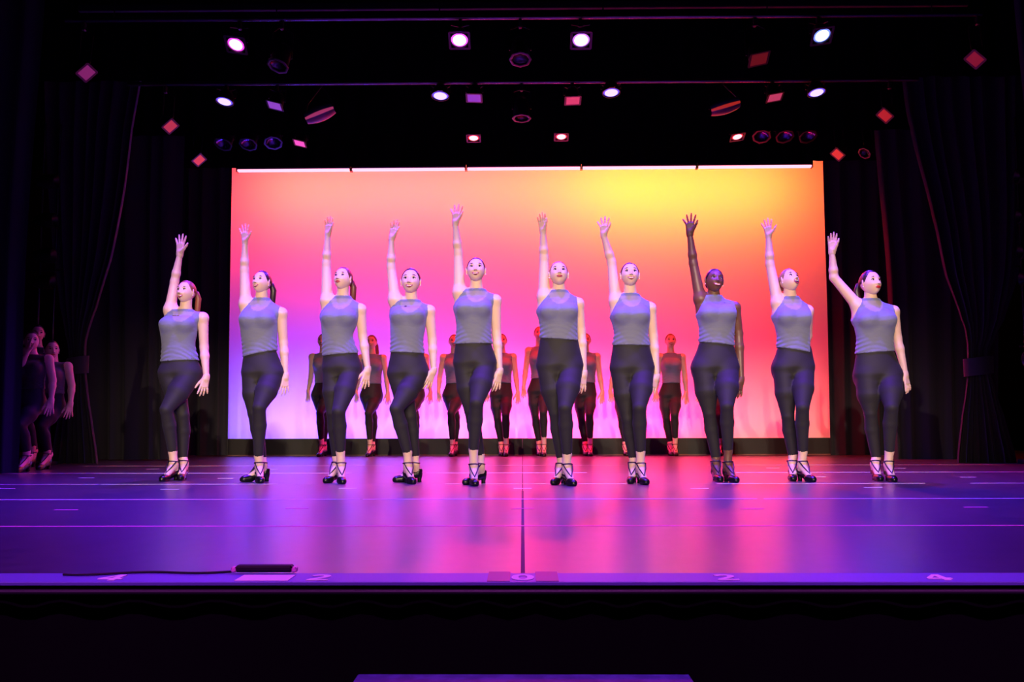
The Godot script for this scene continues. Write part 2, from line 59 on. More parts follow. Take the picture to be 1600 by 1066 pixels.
func _ready() -> void:
	var cam := Camera3D.new()
	cam.name = "camera"
	cam.fov = rad_to_deg(2.0 * atan(533.0 / 1500.0))
	cam.near = 0.05
	cam.far = 100.0
	add_child(cam)
	cam.transform = Transform3D(Basis(Vector3.UP, deg_to_rad(0.61)) * Basis(Vector3.RIGHT, deg_to_rad(4.69)) * Basis(Vector3.BACK, deg_to_rad(-0.12)), Vector3(0, 0.495, 0))
	cam.current = true
	var env := Environment.new()
	env.background_mode = Environment.BG_COLOR
	env.background_color = Color.BLACK
	env.tonemap_mode = Environment.TONE_MAPPER_LINEAR
	env.tonemap_exposure = 1.0
	env.sdfgi_enabled = true
	env.ssao_enabled = true
	env.ssil_enabled = true
	var we := WorldEnvironment.new()
	we.name = "environment"
	we.environment = env
	add_child(we)
	make_materials()
	mats.bowl = mat(Color(0.35, 0.30, 0.55), 0.18, 0.9)  # violet of the reflected stage light is put into the bowl colour
	mats.hood = mat(Color(0.30, 0.27, 0.33), 0.35)
	mats.glass = mat(Color(0.04, 0.04, 0.05), 0.1)
	mats.clamp = mat(Color(0.16, 0.15, 0.16), 0.5, 0.5)
	mats.frame_metal = mat(Color(0.30, 0.26, 0.27), 0.45, 0.6)
	mats.board = mat(Color(0.10, 0.08, 0.09), 0.6)
	mats.wood = mat(Color(0.55, 0.42, 0.36), 0.6)
	mats.tape_patch = mat(Color(0.50, 0.28, 0.42), 0.5)
	build_room()
	build_cloths()
	build_rig()
	build_dancers()
	build_props()


class Soup:
	var v := PackedVector3Array()
	var n := PackedVector3Array()
	var k := PackedColorArray()
	var i := PackedInt32Array()

	func mesh() -> ArrayMesh:
		var a := []
		a.resize(Mesh.ARRAY_MAX)
		a[Mesh.ARRAY_VERTEX] = v
		a[Mesh.ARRAY_NORMAL] = n
		if k.size() == v.size() and k.size() > 0:
			a[Mesh.ARRAY_COLOR] = k
		a[Mesh.ARRAY_INDEX] = i
		var m := ArrayMesh.new()
		m.add_surface_from_arrays(Mesh.PRIMITIVE_TRIANGLES, a)
		return m

	# another soup, moved
	func add(s: Soup, t: Transform3D) -> void:
		var at := v.size()
		var turn := t.basis.orthonormalized()
		var mirrored := t.basis.determinant() < 0.0
		if mirrored:
			turn = t.basis.inverse().transposed()
		for p in s.v:
			v.append(t * p)
		for p in s.n:
			n.append((turn * p).normalized())
		var c := s.i.size()
		var j := 0
		while j < c:
			i.append(at + s.i[j])
			i.append(at + s.i[j + (2 if mirrored else 1)])
			i.append(at + s.i[j + (1 if mirrored else 2)])
			j += 3

	func smooth(v0: int, i0: int) -> void:
		var acc := PackedVector3Array()
		acc.resize(v.size() - v0)
		var j := i0
		while j < i.size():
			var a := v[i[j]]
			var f := (v[i[j + 2]] - a).cross(v[i[j + 1]] - a)
			for q in 3:
				acc[i[j + q] - v0] += f
			j += 3
		for q in acc.size():
			n.append(acc[q].normalized() if acc[q].length_squared() > 1e-24 else Vector3.UP)

	# rows of points; the front is where columns run to the right and rows run down
	func grid(rows: Array, closed := false) -> void:
		var v0 := v.size()
		var i0 := i.size()
		var w: int = rows[0].size()
		for r in rows:
			v.append_array(r)
		for y in rows.size() - 1:
			for x in (w if closed else w - 1):
				var a := v0 + y * w + x
				var b := v0 + y * w + (x + 1) % w
				i.append_array(PackedInt32Array([a, b, b + w, a, b + w, a + w]))
		smooth(v0, i0)

	func tube(pts: PackedVector3Array, radii: PackedFloat32Array, sides := 8) -> void:
		var rows := []
		var up := Vector3.UP
		for q in pts.size():
			var t := (pts[mini(q + 1, pts.size() - 1)] - pts[maxi(q - 1, 0)]).normalized()
			if absf(t.dot(up)) > 0.97:
				up = Vector3.RIGHT if absf(t.x) < 0.8 else Vector3.BACK
			var a := t.cross(up).normalized()
			var b := a.cross(t).normalized()
			up = b
			var ring := PackedVector3Array()
			for s in sides:
				var g := TAU * s / sides
				ring.append(pts[q] + (a * cos(g) + b * sin(g)) * radii[q])
			if q == 0:
				rows.append(flat(pts[0], sides))
			rows.append(ring)
			if q == pts.size() - 1:
				rows.append(flat(pts[q], sides))
		grid(rows, true)

	func flat(p: Vector3, sides: int) -> PackedVector3Array:
		var r := PackedVector3Array()
		r.resize(sides)
		r.fill(p)
		return r

	# profile: (radius, height) from the top down, round the y axis
	func lathe(profile: PackedVector2Array, t := Transform3D(), sides := 20) -> void:
		var rows := []
		for p in profile:
			var ring := PackedVector3Array()
			for s in sides:
				var g := -TAU * s / sides
				ring.append(t * Vector3(cos(g) * p.x, p.y, sin(g) * p.x))
			rows.append(ring)
		var v0 := v.size()
		grid(rows, true)
		if v0 < 0:
			return

	func quad(a: Vector3, b: Vector3, c: Vector3, d: Vector3) -> void:
		var v0 := v.size()
		var f := (d - a).cross(b - a).normalized()
		v.append_array(PackedVector3Array([a, b, c, d]))
		n.append_array(PackedVector3Array([f, f, f, f]))
		i.append_array(PackedInt32Array([v0, v0 + 1, v0 + 2, v0, v0 + 2, v0 + 3]))

	# a box whose edges are cut off by e
	func box(mid: Vector3, size: Vector3, e := 0.0, t := Transform3D()) -> void:
		var h := size / 2.0
		e = minf(e, minf(h.x, minf(h.y, h.z)) * 0.9)
		for ax in 3:
			for s in [-1.0, 1.0]:
				var u := (ax + 1) % 3
				var w := (ax + 2) % 3
				var c := []
				for q in [[-1, -1], [1, -1], [1, 1], [-1, 1]]:
					var x := Vector3.ZERO
					x[ax] = s * h[ax]
					x[u] = q[0] * (h[u] - e)
					x[w] = q[1] * (h[w] - e)
					c.append(t * (mid + x))
				if s < 0.0:
					quad(c[0], c[1], c[2], c[3])
				else:
					quad(c[3], c[2], c[1], c[0])
				if e > 0.0 and s > 0.0:
					for q in [[1, 1], [1, -1], [-1, 1], [-1, -1]]:
						# the edge along ax
						var r := []
						for g in [[-1, 0], [1, 0], [1, 1], [-1, 1]]:
							var x := Vector3.ZERO
							x[ax] = g[0] * (h[ax] - e)
							x[u] = q[0] * (h[u] - (e if g[1] == 1 else 0.0))
							x[w] = q[1] * (h[w] - (0.0 if g[1] == 1 else e))
							r.append(t * (mid + x))
						if q[0] * q[1] > 0:
							quad(r[0], r[1], r[2], r[3])
						else:
							quad(r[3], r[2], r[1], r[0])


# distances on a grid, joined smoothly and drawn as surface nets
class Field:
	var o: Vector3
	var c: float
	var nx: int
	var ny: int
	var nz: int
	var d := PackedFloat32Array()

	func _init(lo: Vector3, hi: Vector3, cell: float) -> void:
		c = cell
		o = lo
		nx = int(ceil((hi.x - lo.x) / c)) + 2
		ny = int(ceil((hi.y - lo.y) / c)) + 2
		nz = int(ceil((hi.z - lo.z) / c)) + 2
		d.resize(nx * ny * nz)
		d.fill(9.0)

	func first(lo: Vector3) -> Vector3i:
		var q := (lo - o) / c
		return Vector3i(clampi(int(floor(q.x)), 0, nx - 1), clampi(int(floor(q.y)), 0, ny - 1), clampi(int(floor(q.z)), 0, nz - 1))

	func last(hi: Vector3) -> Vector3i:
		var q := (hi - o) / c
		return Vector3i(clampi(int(ceil(q.x)) + 1, 0, nx), clampi(int(ceil(q.y)) + 1, 0, ny), clampi(int(ceil(q.z)) + 1, 0, nz))

	func cap(a: Vector3, b: Vector3, ra: float, rb: float, k := 0.02, cut := false) -> void:
		var pad := Vector3.ONE * (maxf(ra, rb) + k + 2.0 * c)
		var lo := first(a.min(b) - pad)
		var hi := last(a.max(b) + pad)
		var ab := b - a
		var length := ab.length()
		var inv := 1.0 / maxf(ab.length_squared(), 1e-9)
		var dr := rb - ra
		var k4 := 0.25 / k
		for z in range(lo.z, hi.z):
			for y in range(lo.y, hi.y):
				var at := (z * ny + y) * nx
				var p := o + Vector3(lo.x, y, z) * c - a
				for x in range(lo.x, hi.x):
					var t := p.dot(ab) * inv
					var u := clampf(t, 0.0, 1.0)
					var e := (p - ab * u).length() - ra - dr * u
					if cut and t > 1.0:
						e = maxf((p - ab * t).length() - rb, (t - 1.0) * length)
					var f := d[at + x]
					var h := k - absf(e - f)
					d[at + x] = minf(e, f) - (h * h * k4 if h > 0.0 else 0.0)
					p.x += c

	func ball(m: Vector3, r: Vector3, k := 0.02) -> void:
		var pad := r + Vector3.ONE * (k + 2.0 * c)
		var lo := first(m - pad)
		var hi := last(m + pad)
		var k4 := 0.25 / k
		var ir := Vector3.ONE / r
		for z in range(lo.z, hi.z):
			for y in range(lo.y, hi.y):
				var at := (z * ny + y) * nx
				for x in range(lo.x, hi.x):
					var q := (o + Vector3(x, y, z) * c - m) * ir
					var l := q.length()
					var e := l * (l - 1.0) / maxf((q * ir).length(), 1e-6)
					var f := d[at + x]
					var h := k - absf(e - f)
					d[at + x] = minf(e, f) - (h * h * k4 if h > 0.0 else 0.0)

	# levels, lowest first: [y, middle x, middle z, half width, half depth]
	func loft(levels: Array, grow: float, k := 0.02) -> void:
		var bottom: float = levels[0][0]
		var top: float = levels[-1][0]
		var lo_y := first(Vector3(0, bottom - k - 2.0 * c, 0)).y
		var hi_y := last(Vector3(0, top + k + 2.0 * c, 0)).y
		var k4 := 0.25 / k
		for y in range(lo_y, hi_y):
			var py := o.y + y * c
			var q := 0
			while q < levels.size() - 2 and py > levels[q + 1][0]:
				q += 1
			var A: Array = levels[maxi(q - 1, 0)]
			var B: Array = levels[q]
			var C: Array = levels[q + 1]
			var D: Array = levels[mini(q + 2, levels.size() - 1)]
			var t := clampf((py - B[0]) / maxf(C[0] - B[0], 1e-6), 0.0, 1.0)
			var g := []
			for s in range(1, 5):
				g.append(cubic_interpolate(B[s], C[s], A[s], D[s], t))
			var hw: float = g[2] + grow
			var hd: float = g[3] + grow
			var mx: float = g[0]
			var mz: float = g[1]
			var past := maxf(py - top, bottom - py)
			var x0 := first(Vector3(mx - hw - k - 2.0 * c, 0, 0)).x
			var x1 := last(Vector3(mx + hw + k + 2.0 * c, 0, 0)).x
			var z0 := first(Vector3(0, 0, mz - hd - k - 2.0 * c)).z
			var z1 := last(Vector3(0, 0, mz + hd + k + 2.0 * c)).z
			for z in range(z0, z1):
				var at := (z * ny + y) * nx
				var dz := (o.z + z * c - mz) / hd
				var dz2 := dz * dz
				var gz := dz2 / (hd * hd)
				for x in range(x0, x1):
					var dx := (o.x + x * c - mx) / hw
					var dx2 := dx * dx
					var l := sqrt(dx2 + dz2)
					var e := maxf(l * (l - 1.0) / maxf(sqrt(dx2 / (hw * hw) + gz), 1e-6), past)
					var f := d[at + x]
					var h := k - absf(e - f)
					d[at + x] = minf(e, f) - (h * h * k4 if h > 0.0 else 0.0)

	# takes away what lies beyond the plane through p, on the side of its normal
	func plane(p: Vector3, normal: Vector3) -> void:
		normal = normal.normalized()
		for z in nz:
			for y in ny:
				var at := (z * ny + y) * nx
				for x in nx:
					var f := d[at + x]
					if f < 1.0:
						d[at + x] = maxf(f, (o + Vector3(x, y, z) * c - p).dot(normal))

	func net(s: Soup) -> void:
		var id := PackedInt32Array()
		id.resize(d.size())
		var v0 := s.v.size()
		var sy := nx
		var sz := nx * ny
		var far := 2.5 * c
		var cells := PackedInt32Array()
		for z in nz - 1:
			for y in ny - 1:
				var row := z * sz + y * sy
				for x in nx - 1:
					var a := row + x
					var q0 := d[a]
					if q0 > far or q0 < -far:
						continue
					var q1 := d[a + 1]
					var q2 := d[a + sy]
					var q3 := d[a + sy + 1]
					var q4 := d[a + sz]
					var q5 := d[a + sz + 1]
					var q6 := d[a + sz + sy]
					var q7 := d[a + sz + sy + 1]
					var low := minf(minf(minf(q0, q1), minf(q2, q3)), minf(minf(q4, q5), minf(q6, q7)))
					var high := maxf(maxf(maxf(q0, q1), maxf(q2, q3)), maxf(maxf(q4, q5), maxf(q6, q7)))
					if low >= 0.0 or high < 0.0:
						continue
					var m := Vector3.ZERO
					var w := 0.0
					if (q0 < 0.0) != (q1 < 0.0): m += Vector3(q0 / (q0 - q1), 0, 0); w += 1.0
					if (q2 < 0.0) != (q3 < 0.0): m += Vector3(q2 / (q2 - q3), 1, 0); w += 1.0
					if (q4 < 0.0) != (q5 < 0.0): m += Vector3(q4 / (q4 - q5), 0, 1); w += 1.0
					if (q6 < 0.0) != (q7 < 0.0): m += Vector3(q6 / (q6 - q7), 1, 1); w += 1.0
					if (q0 < 0.0) != (q2 < 0.0): m += Vector3(0, q0 / (q0 - q2), 0); w += 1.0
					if (q1 < 0.0) != (q3 < 0.0): m += Vector3(1, q1 / (q1 - q3), 0); w += 1.0
					if (q4 < 0.0) != (q6 < 0.0): m += Vector3(0, q4 / (q4 - q6), 1); w += 1.0
					if (q5 < 0.0) != (q7 < 0.0): m += Vector3(1, q5 / (q5 - q7), 1); w += 1.0
					if (q0 < 0.0) != (q4 < 0.0): m += Vector3(0, 0, q0 / (q0 - q4)); w += 1.0
					if (q1 < 0.0) != (q5 < 0.0): m += Vector3(1, 0, q1 / (q1 - q5)); w += 1.0
					if (q2 < 0.0) != (q6 < 0.0): m += Vector3(0, 1, q2 / (q2 - q6)); w += 1.0
					if (q3 < 0.0) != (q7 < 0.0): m += Vector3(1, 1, q3 / (q3 - q7)); w += 1.0
					id[a] = s.v.size() + 1
					cells.append(a)
					s.v.append(o + (Vector3(x, y, z) + m / w) * c)
					var g := Vector3(q1 + q3 + q5 + q7 - q0 - q2 - q4 - q6, q2 + q3 + q6 + q7 - q0 - q1 - q4 - q5, q4 + q5 + q6 + q7 - q0 - q1 - q2 - q3)
					s.n.append(g.normalized())
		for a in cells:
			var inside := d[a] < 0.0
			if inside != (d[a + 1] < 0.0):
				side(s, id, a - sy - sz, a - sz, a, a - sy, inside)
			if inside != (d[a + sy] < 0.0):
				side(s, id, a - sz - 1, a - 1, a, a - sz, inside)
			if inside != (d[a + sz] < 0.0):
				side(s, id, a - 1 - sy, a - sy, a, a - 1, inside)
		if v0 < 0:
			return

	func side(s: Soup, id: PackedInt32Array, p: int, q: int, r: int, t: int, inside: bool) -> void:
		if p < 0 or q < 0 or r < 0 or t < 0:
			return
		var a := id[p] - 1
		var b := id[q] - 1
		var e := id[r] - 1
		var f := id[t] - 1
		if a < 0 or b < 0 or e < 0 or f < 0:
			return
		if inside:
			s.i.append_array(PackedInt32Array([a, e, b, a, f, e]))
		else:
			s.i.append_array(PackedInt32Array([a, b, e, a, e, f]))


var mats := {}
var names := {}


func numbered(called: String) -> String:
	var c: int = names.get(called, 0)
	names[called] = c + 1
	return called if c == 0 else "%s_%03d" % [called, c]


func tag(o: Node3D, label: String, category: String, group := "") -> Node3D:
	o.set_meta("label", label)
	o.set_meta("category", category)
	if group:
		o.set_meta("group", group)
	return o


func thing(called: String, label: String, category: String, at := Vector3.ZERO, group := "") -> Node3D:
	var o := Node3D.new()
	o.name = numbered(called)
	add_child(o)
	o.position = at
	return tag(o, label, category, group)


func put(called: String, m: Mesh, mat: Material, parent: Node3D = self) -> MeshInstance3D:
	var o := MeshInstance3D.new()
	o.mesh = m
	o.material_override = mat
	o.name = numbered(called) if parent == self else called
	parent.add_child(o, true)
	return o


func struct(called: String, m: Mesh, mat: Material) -> MeshInstance3D:
	var o := put(called, m, mat)
	o.set_meta("kind", "structure")
	return o


func mat(color: Color, rough := 0.8, metal := 0.0, spec := 0.5) -> StandardMaterial3D:
	var m := StandardMaterial3D.new()
	m.albedo_color = color
	m.roughness = rough
	m.metallic = metal
	m.metallic_specular = spec
	return m


func glow(color: Color, energy: float) -> StandardMaterial3D:
	var m := mat(Color(0.05, 0.05, 0.05), 0.4)
	m.emission_enabled = true
	m.emission = color
	m.emission_energy_multiplier = energy
	return m


func noise_texture(freq: float, size := 256, sd := 1, octaves := 4) -> NoiseTexture2D:
	var f := FastNoiseLite.new()
	f.seed = sd
	f.frequency = freq
	f.fractal_octaves = octaves
	var t := NoiseTexture2D.new()
	t.noise = f
	t.width = size
	t.height = size
	t.seamless = true
	return t


func ramp_noise(freq: float, a: Color, b: Color, size := 512, sd := 1, lo := 0.3, hi := 0.7) -> NoiseTexture2D:
	var t := noise_texture(freq, size, sd, 5)
	var g := Gradient.new()
	g.set_color(0, a)
	g.set_color(1, b)
	g.set_offset(0, lo)
	g.set_offset(1, hi)
	t.color_ramp = g
	return t


func make_materials() -> void:
	mats.skin = mat(Color(0.88, 0.73, 0.65), 0.5)
	mats.skin_dark = mat(Color(0.42, 0.27, 0.20), 0.42)
	for q in [mats.skin, mats.skin_dark]:
		q.subsurf_scatter_enabled = true
		q.subsurf_scatter_strength = 0.08
	var top := mat(Color.WHITE, 0.72)
	top.vertex_color_use_as_albedo = true
	top.heightmap_enabled = true
	top.heightmap_texture = noise_texture(0.012, 256, 5, 3)
	top.heightmap_scale = 0.22
	top.uv1_triplanar = true
	top.uv1_scale = Vector3(3.0, 6.0, 3.0)
	top.rim_enabled = true
	top.rim = 0.25
	mats.top = top
	mats.leggings = mat(Color(0.16, 0.145, 0.17), 0.65, 0.0, 0.35)
	mats.leggings.rim_enabled = true
	mats.leggings.rim = 0.1
	mats.shoe = mat(Color(0.055, 0.05, 0.055), 0.28)
	mats.strap = mat(Color(0.06, 0.05, 0.055), 0.4)
	mats.heel = mat(Color(0.07, 0.06, 0.06), 0.4)
	mats.hair = {
		ginger = mat(Color(0.52, 0.28, 0.15), 0.45), dark = mat(Color(0.16, 0.09, 0.07), 0.4), auburn = mat(Color(0.40, 0.18, 0.11), 0.45),
		brown = mat(Color(0.27, 0.16, 0.11), 0.42), blonde = mat(Color(0.55, 0.40, 0.27), 0.45), black = mat(Color(0.06, 0.05, 0.05), 0.4),
	}
	mats.eye_white = mat(Color(0.88, 0.85, 0.84), 0.3)
	mats.eye_dark = mat(Color(0.07, 0.04, 0.04), 0.25)
	mats.brow = mat(Color(0.25, 0.15, 0.12), 0.8)
	mats.lips = mat(Color(0.68, 0.22, 0.24), 0.35)
	mats.lips_red = mat(Color(0.75, 0.10, 0.14), 0.3)
	mats.teeth = mat(Color(0.93, 0.90, 0.86), 0.3)
	mats.mouth = mat(Color(0.20, 0.05, 0.06), 0.6)
	mats.velvet = mat(Color(0.21, 0.19, 0.23), 0.95, 0.0, 0.2)
	mats.velvet.rim_enabled = true
	mats.velvet.rim = 0.6
	mats.border = mat(Color(0.055, 0.05, 0.06), 1.0, 0.0, 0.1)
	mats.black = mat(Color(0.05, 0.05, 0.055), 0.7)
	mats.wall = mat(Color(0.04, 0.04, 0.045), 0.95, 0.0, 0.1)
	mats.steel = mat(Color(0.40, 0.40, 0.42), 0.25, 0.9)
	mats.can = mat(Color(0.06, 0.06, 0.065), 0.45)
	mats.cloth = mat(Color(0.93, 0.93, 0.93), 1.0, 0.0, 0.0)
	mats.tape = mat(Color(0.90, 0.92, 0.92), 0.5)
	mats.tape_pink = mat(Color(0.95, 0.55, 0.82), 0.5)
	mats.tape_pale = mat(Color(0.95, 0.93, 0.95), 0.6)
	mats.edge_tape = mat(Color(0.40, 0.40, 0.72), 0.5)
	var fl := mat(Color(0.27, 0.25, 0.29), 0.3, 0.0, 0.9)
	fl.albedo_texture = ramp_noise(0.012, Color(0.84, 0.84, 0.84), Color(1, 1, 1), 1024, 7, 0.25, 0.75)
	fl.roughness = 0.33
	fl.clearcoat_enabled = true
	fl.clearcoat = 0.55
	fl.clearcoat_roughness = 0.3
	fl.uv1_triplanar = true
	fl.uv1_world_triplanar = true
	fl.uv1_scale = Vector3(0.45, 0.45, 0.45)
	mats.floor = fl
	mats.nosing = mat(Color(0.10, 0.08, 0.13), 0.5)
	var st := mat(Color(0.22, 0.24, 0.36), 0.6)
	st.albedo_texture = ramp_noise(0.02, Color(0.55, 0.55, 0.55), Color(1, 1, 1), 512, 3)
	st.uv1_triplanar = true
	st.uv1_world_triplanar = true
	st.uv1_scale = Vector3(1.2, 1.2, 1.2)
	mats.step = st


# ---------------------------------------------------------------- people

var head_shape: Soup
var hair_shape: Soup
var hands := {}
var shoe_shape: ArrayMesh
var heel_shape: ArrayMesh
var strap_shape: ArrayMesh
var bits := {}


func bump(x: float, w: float) -> float:
	return exp(-(x * x) / (w * w))


# a point of the head for the angles round (front 0) and up; x to the viewer's right, face to +z
func head_point(phi: float, theta: float) -> Vector3:
	var ct := cos(theta)
	var p := Vector3(0.074 * sin(phi) * ct, 0.104 * sin(theta), 0.093 * cos(phi) * ct)
	var low := clampf(-p.y / 0.108, 0.0, 1.0)
	var front := clampf(p.z / 0.09, 0.0, 1.0)
	p.x *= 1.0 - 0.13 * pow(low, 1.7) + 0.03 * bump(p.y - 0.05, 0.05)
	if p.z < 0.0:
		p.z *= 1.0 + 0.12 * bump(p.y - 0.03, 0.06) - 0.45 * low
	p.z += front * (0.014 * pow(low, 1.2) - 0.004 * bump(p.y - 0.02, 0.05))
	p.y -= 0.010 * low * front
	# nose, sockets, brow, cheeks, lips, chin
	var ny := clampf((0.022 - p.y) / 0.054, 0.0, 1.0)
	var under := 1.0 - smoothstep(0.031, 0.037, -p.y)
	if p.y < 0.026 and p.z > 0.0:
		p.z += bump(p.x, 0.0085 + 0.006 * ny) * (0.004 + 0.025 * ny * ny) * under * (1.0 - smoothstep(0.012, 0.026, p.y))
	if p.z > 0.0:
		for s in [-1.0, 1.0]:
			p.z -= 0.008 * bump(p.x - s * 0.031, 0.016) * bump(p.y - 0.009, 0.011)
			p.z += 0.003 * bump(p.x - s * 0.028, 0.02) * bump(p.y - 0.029, 0.008)
			p.z += 0.005 * bump(p.x - s * 0.040, 0.018) * bump(p.y + 0.025, 0.018)
		p.z += 0.004 * bump(p.x, 0.022) * bump(p.y + 0.052, 0.012)
		p.z += 0.005 * bump(p.x, 0.02) * bump(p.y + 0.098, 0.016)
	return p


func make_head() -> void:
	head_shape = Soup.new()
	hair_shape = Soup.new()
	var rows := []
	var hair_rows := []
	var w := 56
	var h := 72
	for y in h + 1:
		var theta := PI / 2.0 - PI * y / h
		var r := PackedVector3Array()
		var q := PackedVector3Array()
		for x in w:
			var s := -1.0 + 2.0 * x / w
			var phi := PI * signf(s) * pow(absf(s), 1.35)
			var p := head_point(phi, theta)
			r.append(p)
			# the hairline: high over the forehead, down behind the ears
			var line := lerpf(0.076, -0.005, smoothstep(0.7, 1.5, absf(phi))) - 0.045 * smoothstep(1.9, 3.0, absf(phi))
			var over := smoothstep(line - 0.004, line + 0.016, p.y)
			q.append(p * (0.965 + over * 0.115) + Vector3(0, 0, -0.004 * over))
		rows.append(r)
		hair_rows.append(q)
	head_shape.grid(rows, true)
	hair_shape.grid(hair_rows, true)
	for s in [-1.0, 1.0]:
		var ear := Soup.new()
		var er := []
		for y in 9:
			var ring := PackedVector3Array()
			var th := PI / 2.0 - PI * y / 8.0
			for x in 10:
				var g := TAU * x / 10.0
				ring.append(Vector3(0.008 * sin(g) * cos(th), 0.030 * sin(th), 0.017 * cos(g) * cos(th) * (1.0 + 0.3 * sin(th))))
			er.append(ring)
		ear.grid(er, true)
		head_shape.add(ear, Transform3D(Basis(Vector3.UP, s * 0.5), Vector3(s * 0.076, -0.004, -0.004)))


# right hand: wrist at the origin, fingers to +y, thumb to +x, palm to +z
func make_hand(spread: float, curl: Array, thumb: float, lift: float) -> Soup:
	var f := Field.new(Vector3(-0.075, -0.03, -0.05), Vector3(0.1, 0.21, 0.07), 0.004)
	var roots := [Vector3(0.027, 0.088, 0.0), Vector3(0.009, 0.093, 0.0), Vector3(-0.009, 0.089, 0.0), Vector3(-0.026, 0.080, 0.0)]
	var long := [0.076, 0.084, 0.078, 0.062]
	var side := [0.16, 0.02, -0.12, -0.30]
	for q in 4:
		f.cap(Vector3(roots[q].x * 0.55, 0.0, 0.0), roots[q], 0.015, 0.0105, 0.012)
		var a: float = side[q] * spread
		var at: Vector3 = roots[q]
		var bend: float = -lift
		for j in 3:
			bend += curl[q] * (0.5 if j == 0 else 1.0)
			var step: float = long[q] * [0.44, 0.31, 0.25][j]
			var dir := Vector3(sin(a), cos(a) * cos(bend), cos(a) * sin(bend)).normalized()
			var to := at + dir * step
			f.cap(at, to, [0.0092, 0.0084, 0.0076][j], [0.0084, 0.0076, 0.0060][j], 0.005)
			at = to
	f.cap(Vector3(0, -0.02, 0), Vector3(0, 0.02, 0), 0.023, 0.021, 0.02)
	var base := Vector3(0.020, 0.028, 0.008)
	var mid := base + Vector3(sin(thumb), cos(thumb), 0.25).normalized() * 0.042
	var tip := mid + Vector3(sin(thumb * 0.75), cos(thumb * 0.75), 0.1).normalized() * 0.030
	var end := tip + Vector3(sin(thumb * 0.6), cos(thumb * 0.6), -0.05).normalized() * 0.026
	f.cap(base, mid, 0.016, 0.0115, 0.012)
	f.cap(mid, tip, 0.0112, 0.0100, 0.005)
	f.cap(tip, end, 0.0100, 0.0078, 0.005)
	var s := Soup.new()
	f.net(s)
	return s


# the shoe: ankle over the origin at 0.125, toe to +z
func make_shoe() -> void:
	var f := Field.new(Vector3(-0.07, -0.01, -0.1), Vector3(0.07, 0.13, 0.21), 0.006)
	f.cap(Vector3(0, 0.026, 0.105), Vector3(0.002, 0.022, 0.145), 0.034, 0.030, 0.01)
	f.cap(Vector3(-0.012, 0.024, 0.10), Vector3(0.0, 0.020, 0.160), 0.030, 0.022, 0.01)
	f.cap(Vector3(0, 0.034, 0.085), Vector3(0, 0.060, 0.015), 0.030, 0.026, 0.01)
	f.cap(Vector3(0, 0.075, -0.025), Vector3(0, 0.088, -0.030), 0.034, 0.031, 0.012)
	f.cap(Vector3(0, 0.062, -0.02), Vector3(0, 0.045, 0.05), 0.030, 0.028, 0.012)
	# open over the instep
	f.plane(Vector3(0, 0.105, -0.03), Vector3(0, 1, 0))
	f.plane(Vector3(0, 0.001, 0.1), Vector3(0, -1, 0))
	for z in f.nz:
		for y in f.ny:
			for x in f.nx:
				var p := f.o + Vector3(x, y, z) * f.c
				var a := Vector3(0, 0.135, 0.005)
				var b := Vector3(0, 0.075, 0.092)
				var t := clampf((p - a).dot(b - a) / (b - a).length_squared(), 0.0, 1.0)
				var e := 0.042 - 0.012 * t - (p - a.lerp(b, t)).length()
				var at := (z * f.ny + y) * f.nx + x
				f.d[at] = maxf(f.d[at], e)
	var s := Soup.new()
	f.net(s)
	shoe_shape = s.mesh()
	var hs := Soup.new()
	hs.lathe(PackedVector2Array([Vector2(0, 0.07), Vector2(0.026, 0.07), Vector2(0.022, 0.045), Vector2(0.016, 0.02), Vector2(0.017, 0.0), Vector2(0, 0.0)]), Transform3D(Basis(), Vector3(0, 0, -0.036)), 14)
	heel_shape = hs.mesh()
	# one strap round the ankle, two that cross the instep to the vamp
	var ss := Soup.new()
	var ring := PackedVector3Array()
	var rad := PackedFloat32Array()
	for q in 17:
		var g := TAU * q / 16.0
		ring.append(Vector3(0.041 * sin(g), 0.155 + 0.006 * cos(g), 0.003 + 0.041 * cos(g)))
		rad.append(0.0045)
	ss.tube(ring, rad, 6)
	strap_shape = ss.mesh()
	var cs := Soup.new()
	cs.tube(PackedVector3Array([Vector3(0.036, 0.155, 0.02), Vector3(0.026, 0.118, 0.060), Vector3(0.006, 0.078, 0.094), Vector3(-0.004, 0.062, 0.108)]), PackedFloat32Array([0.0045, 0.0045, 0.0045, 0.0045]), 6)
	var ms := Soup.new()
	ms.add(cs, Transform3D(Basis.from_scale(Vector3(-1, 1, 1)), Vector3.ZERO))
	bits.cross_strap = [cs.mesh(), ms.mesh()]


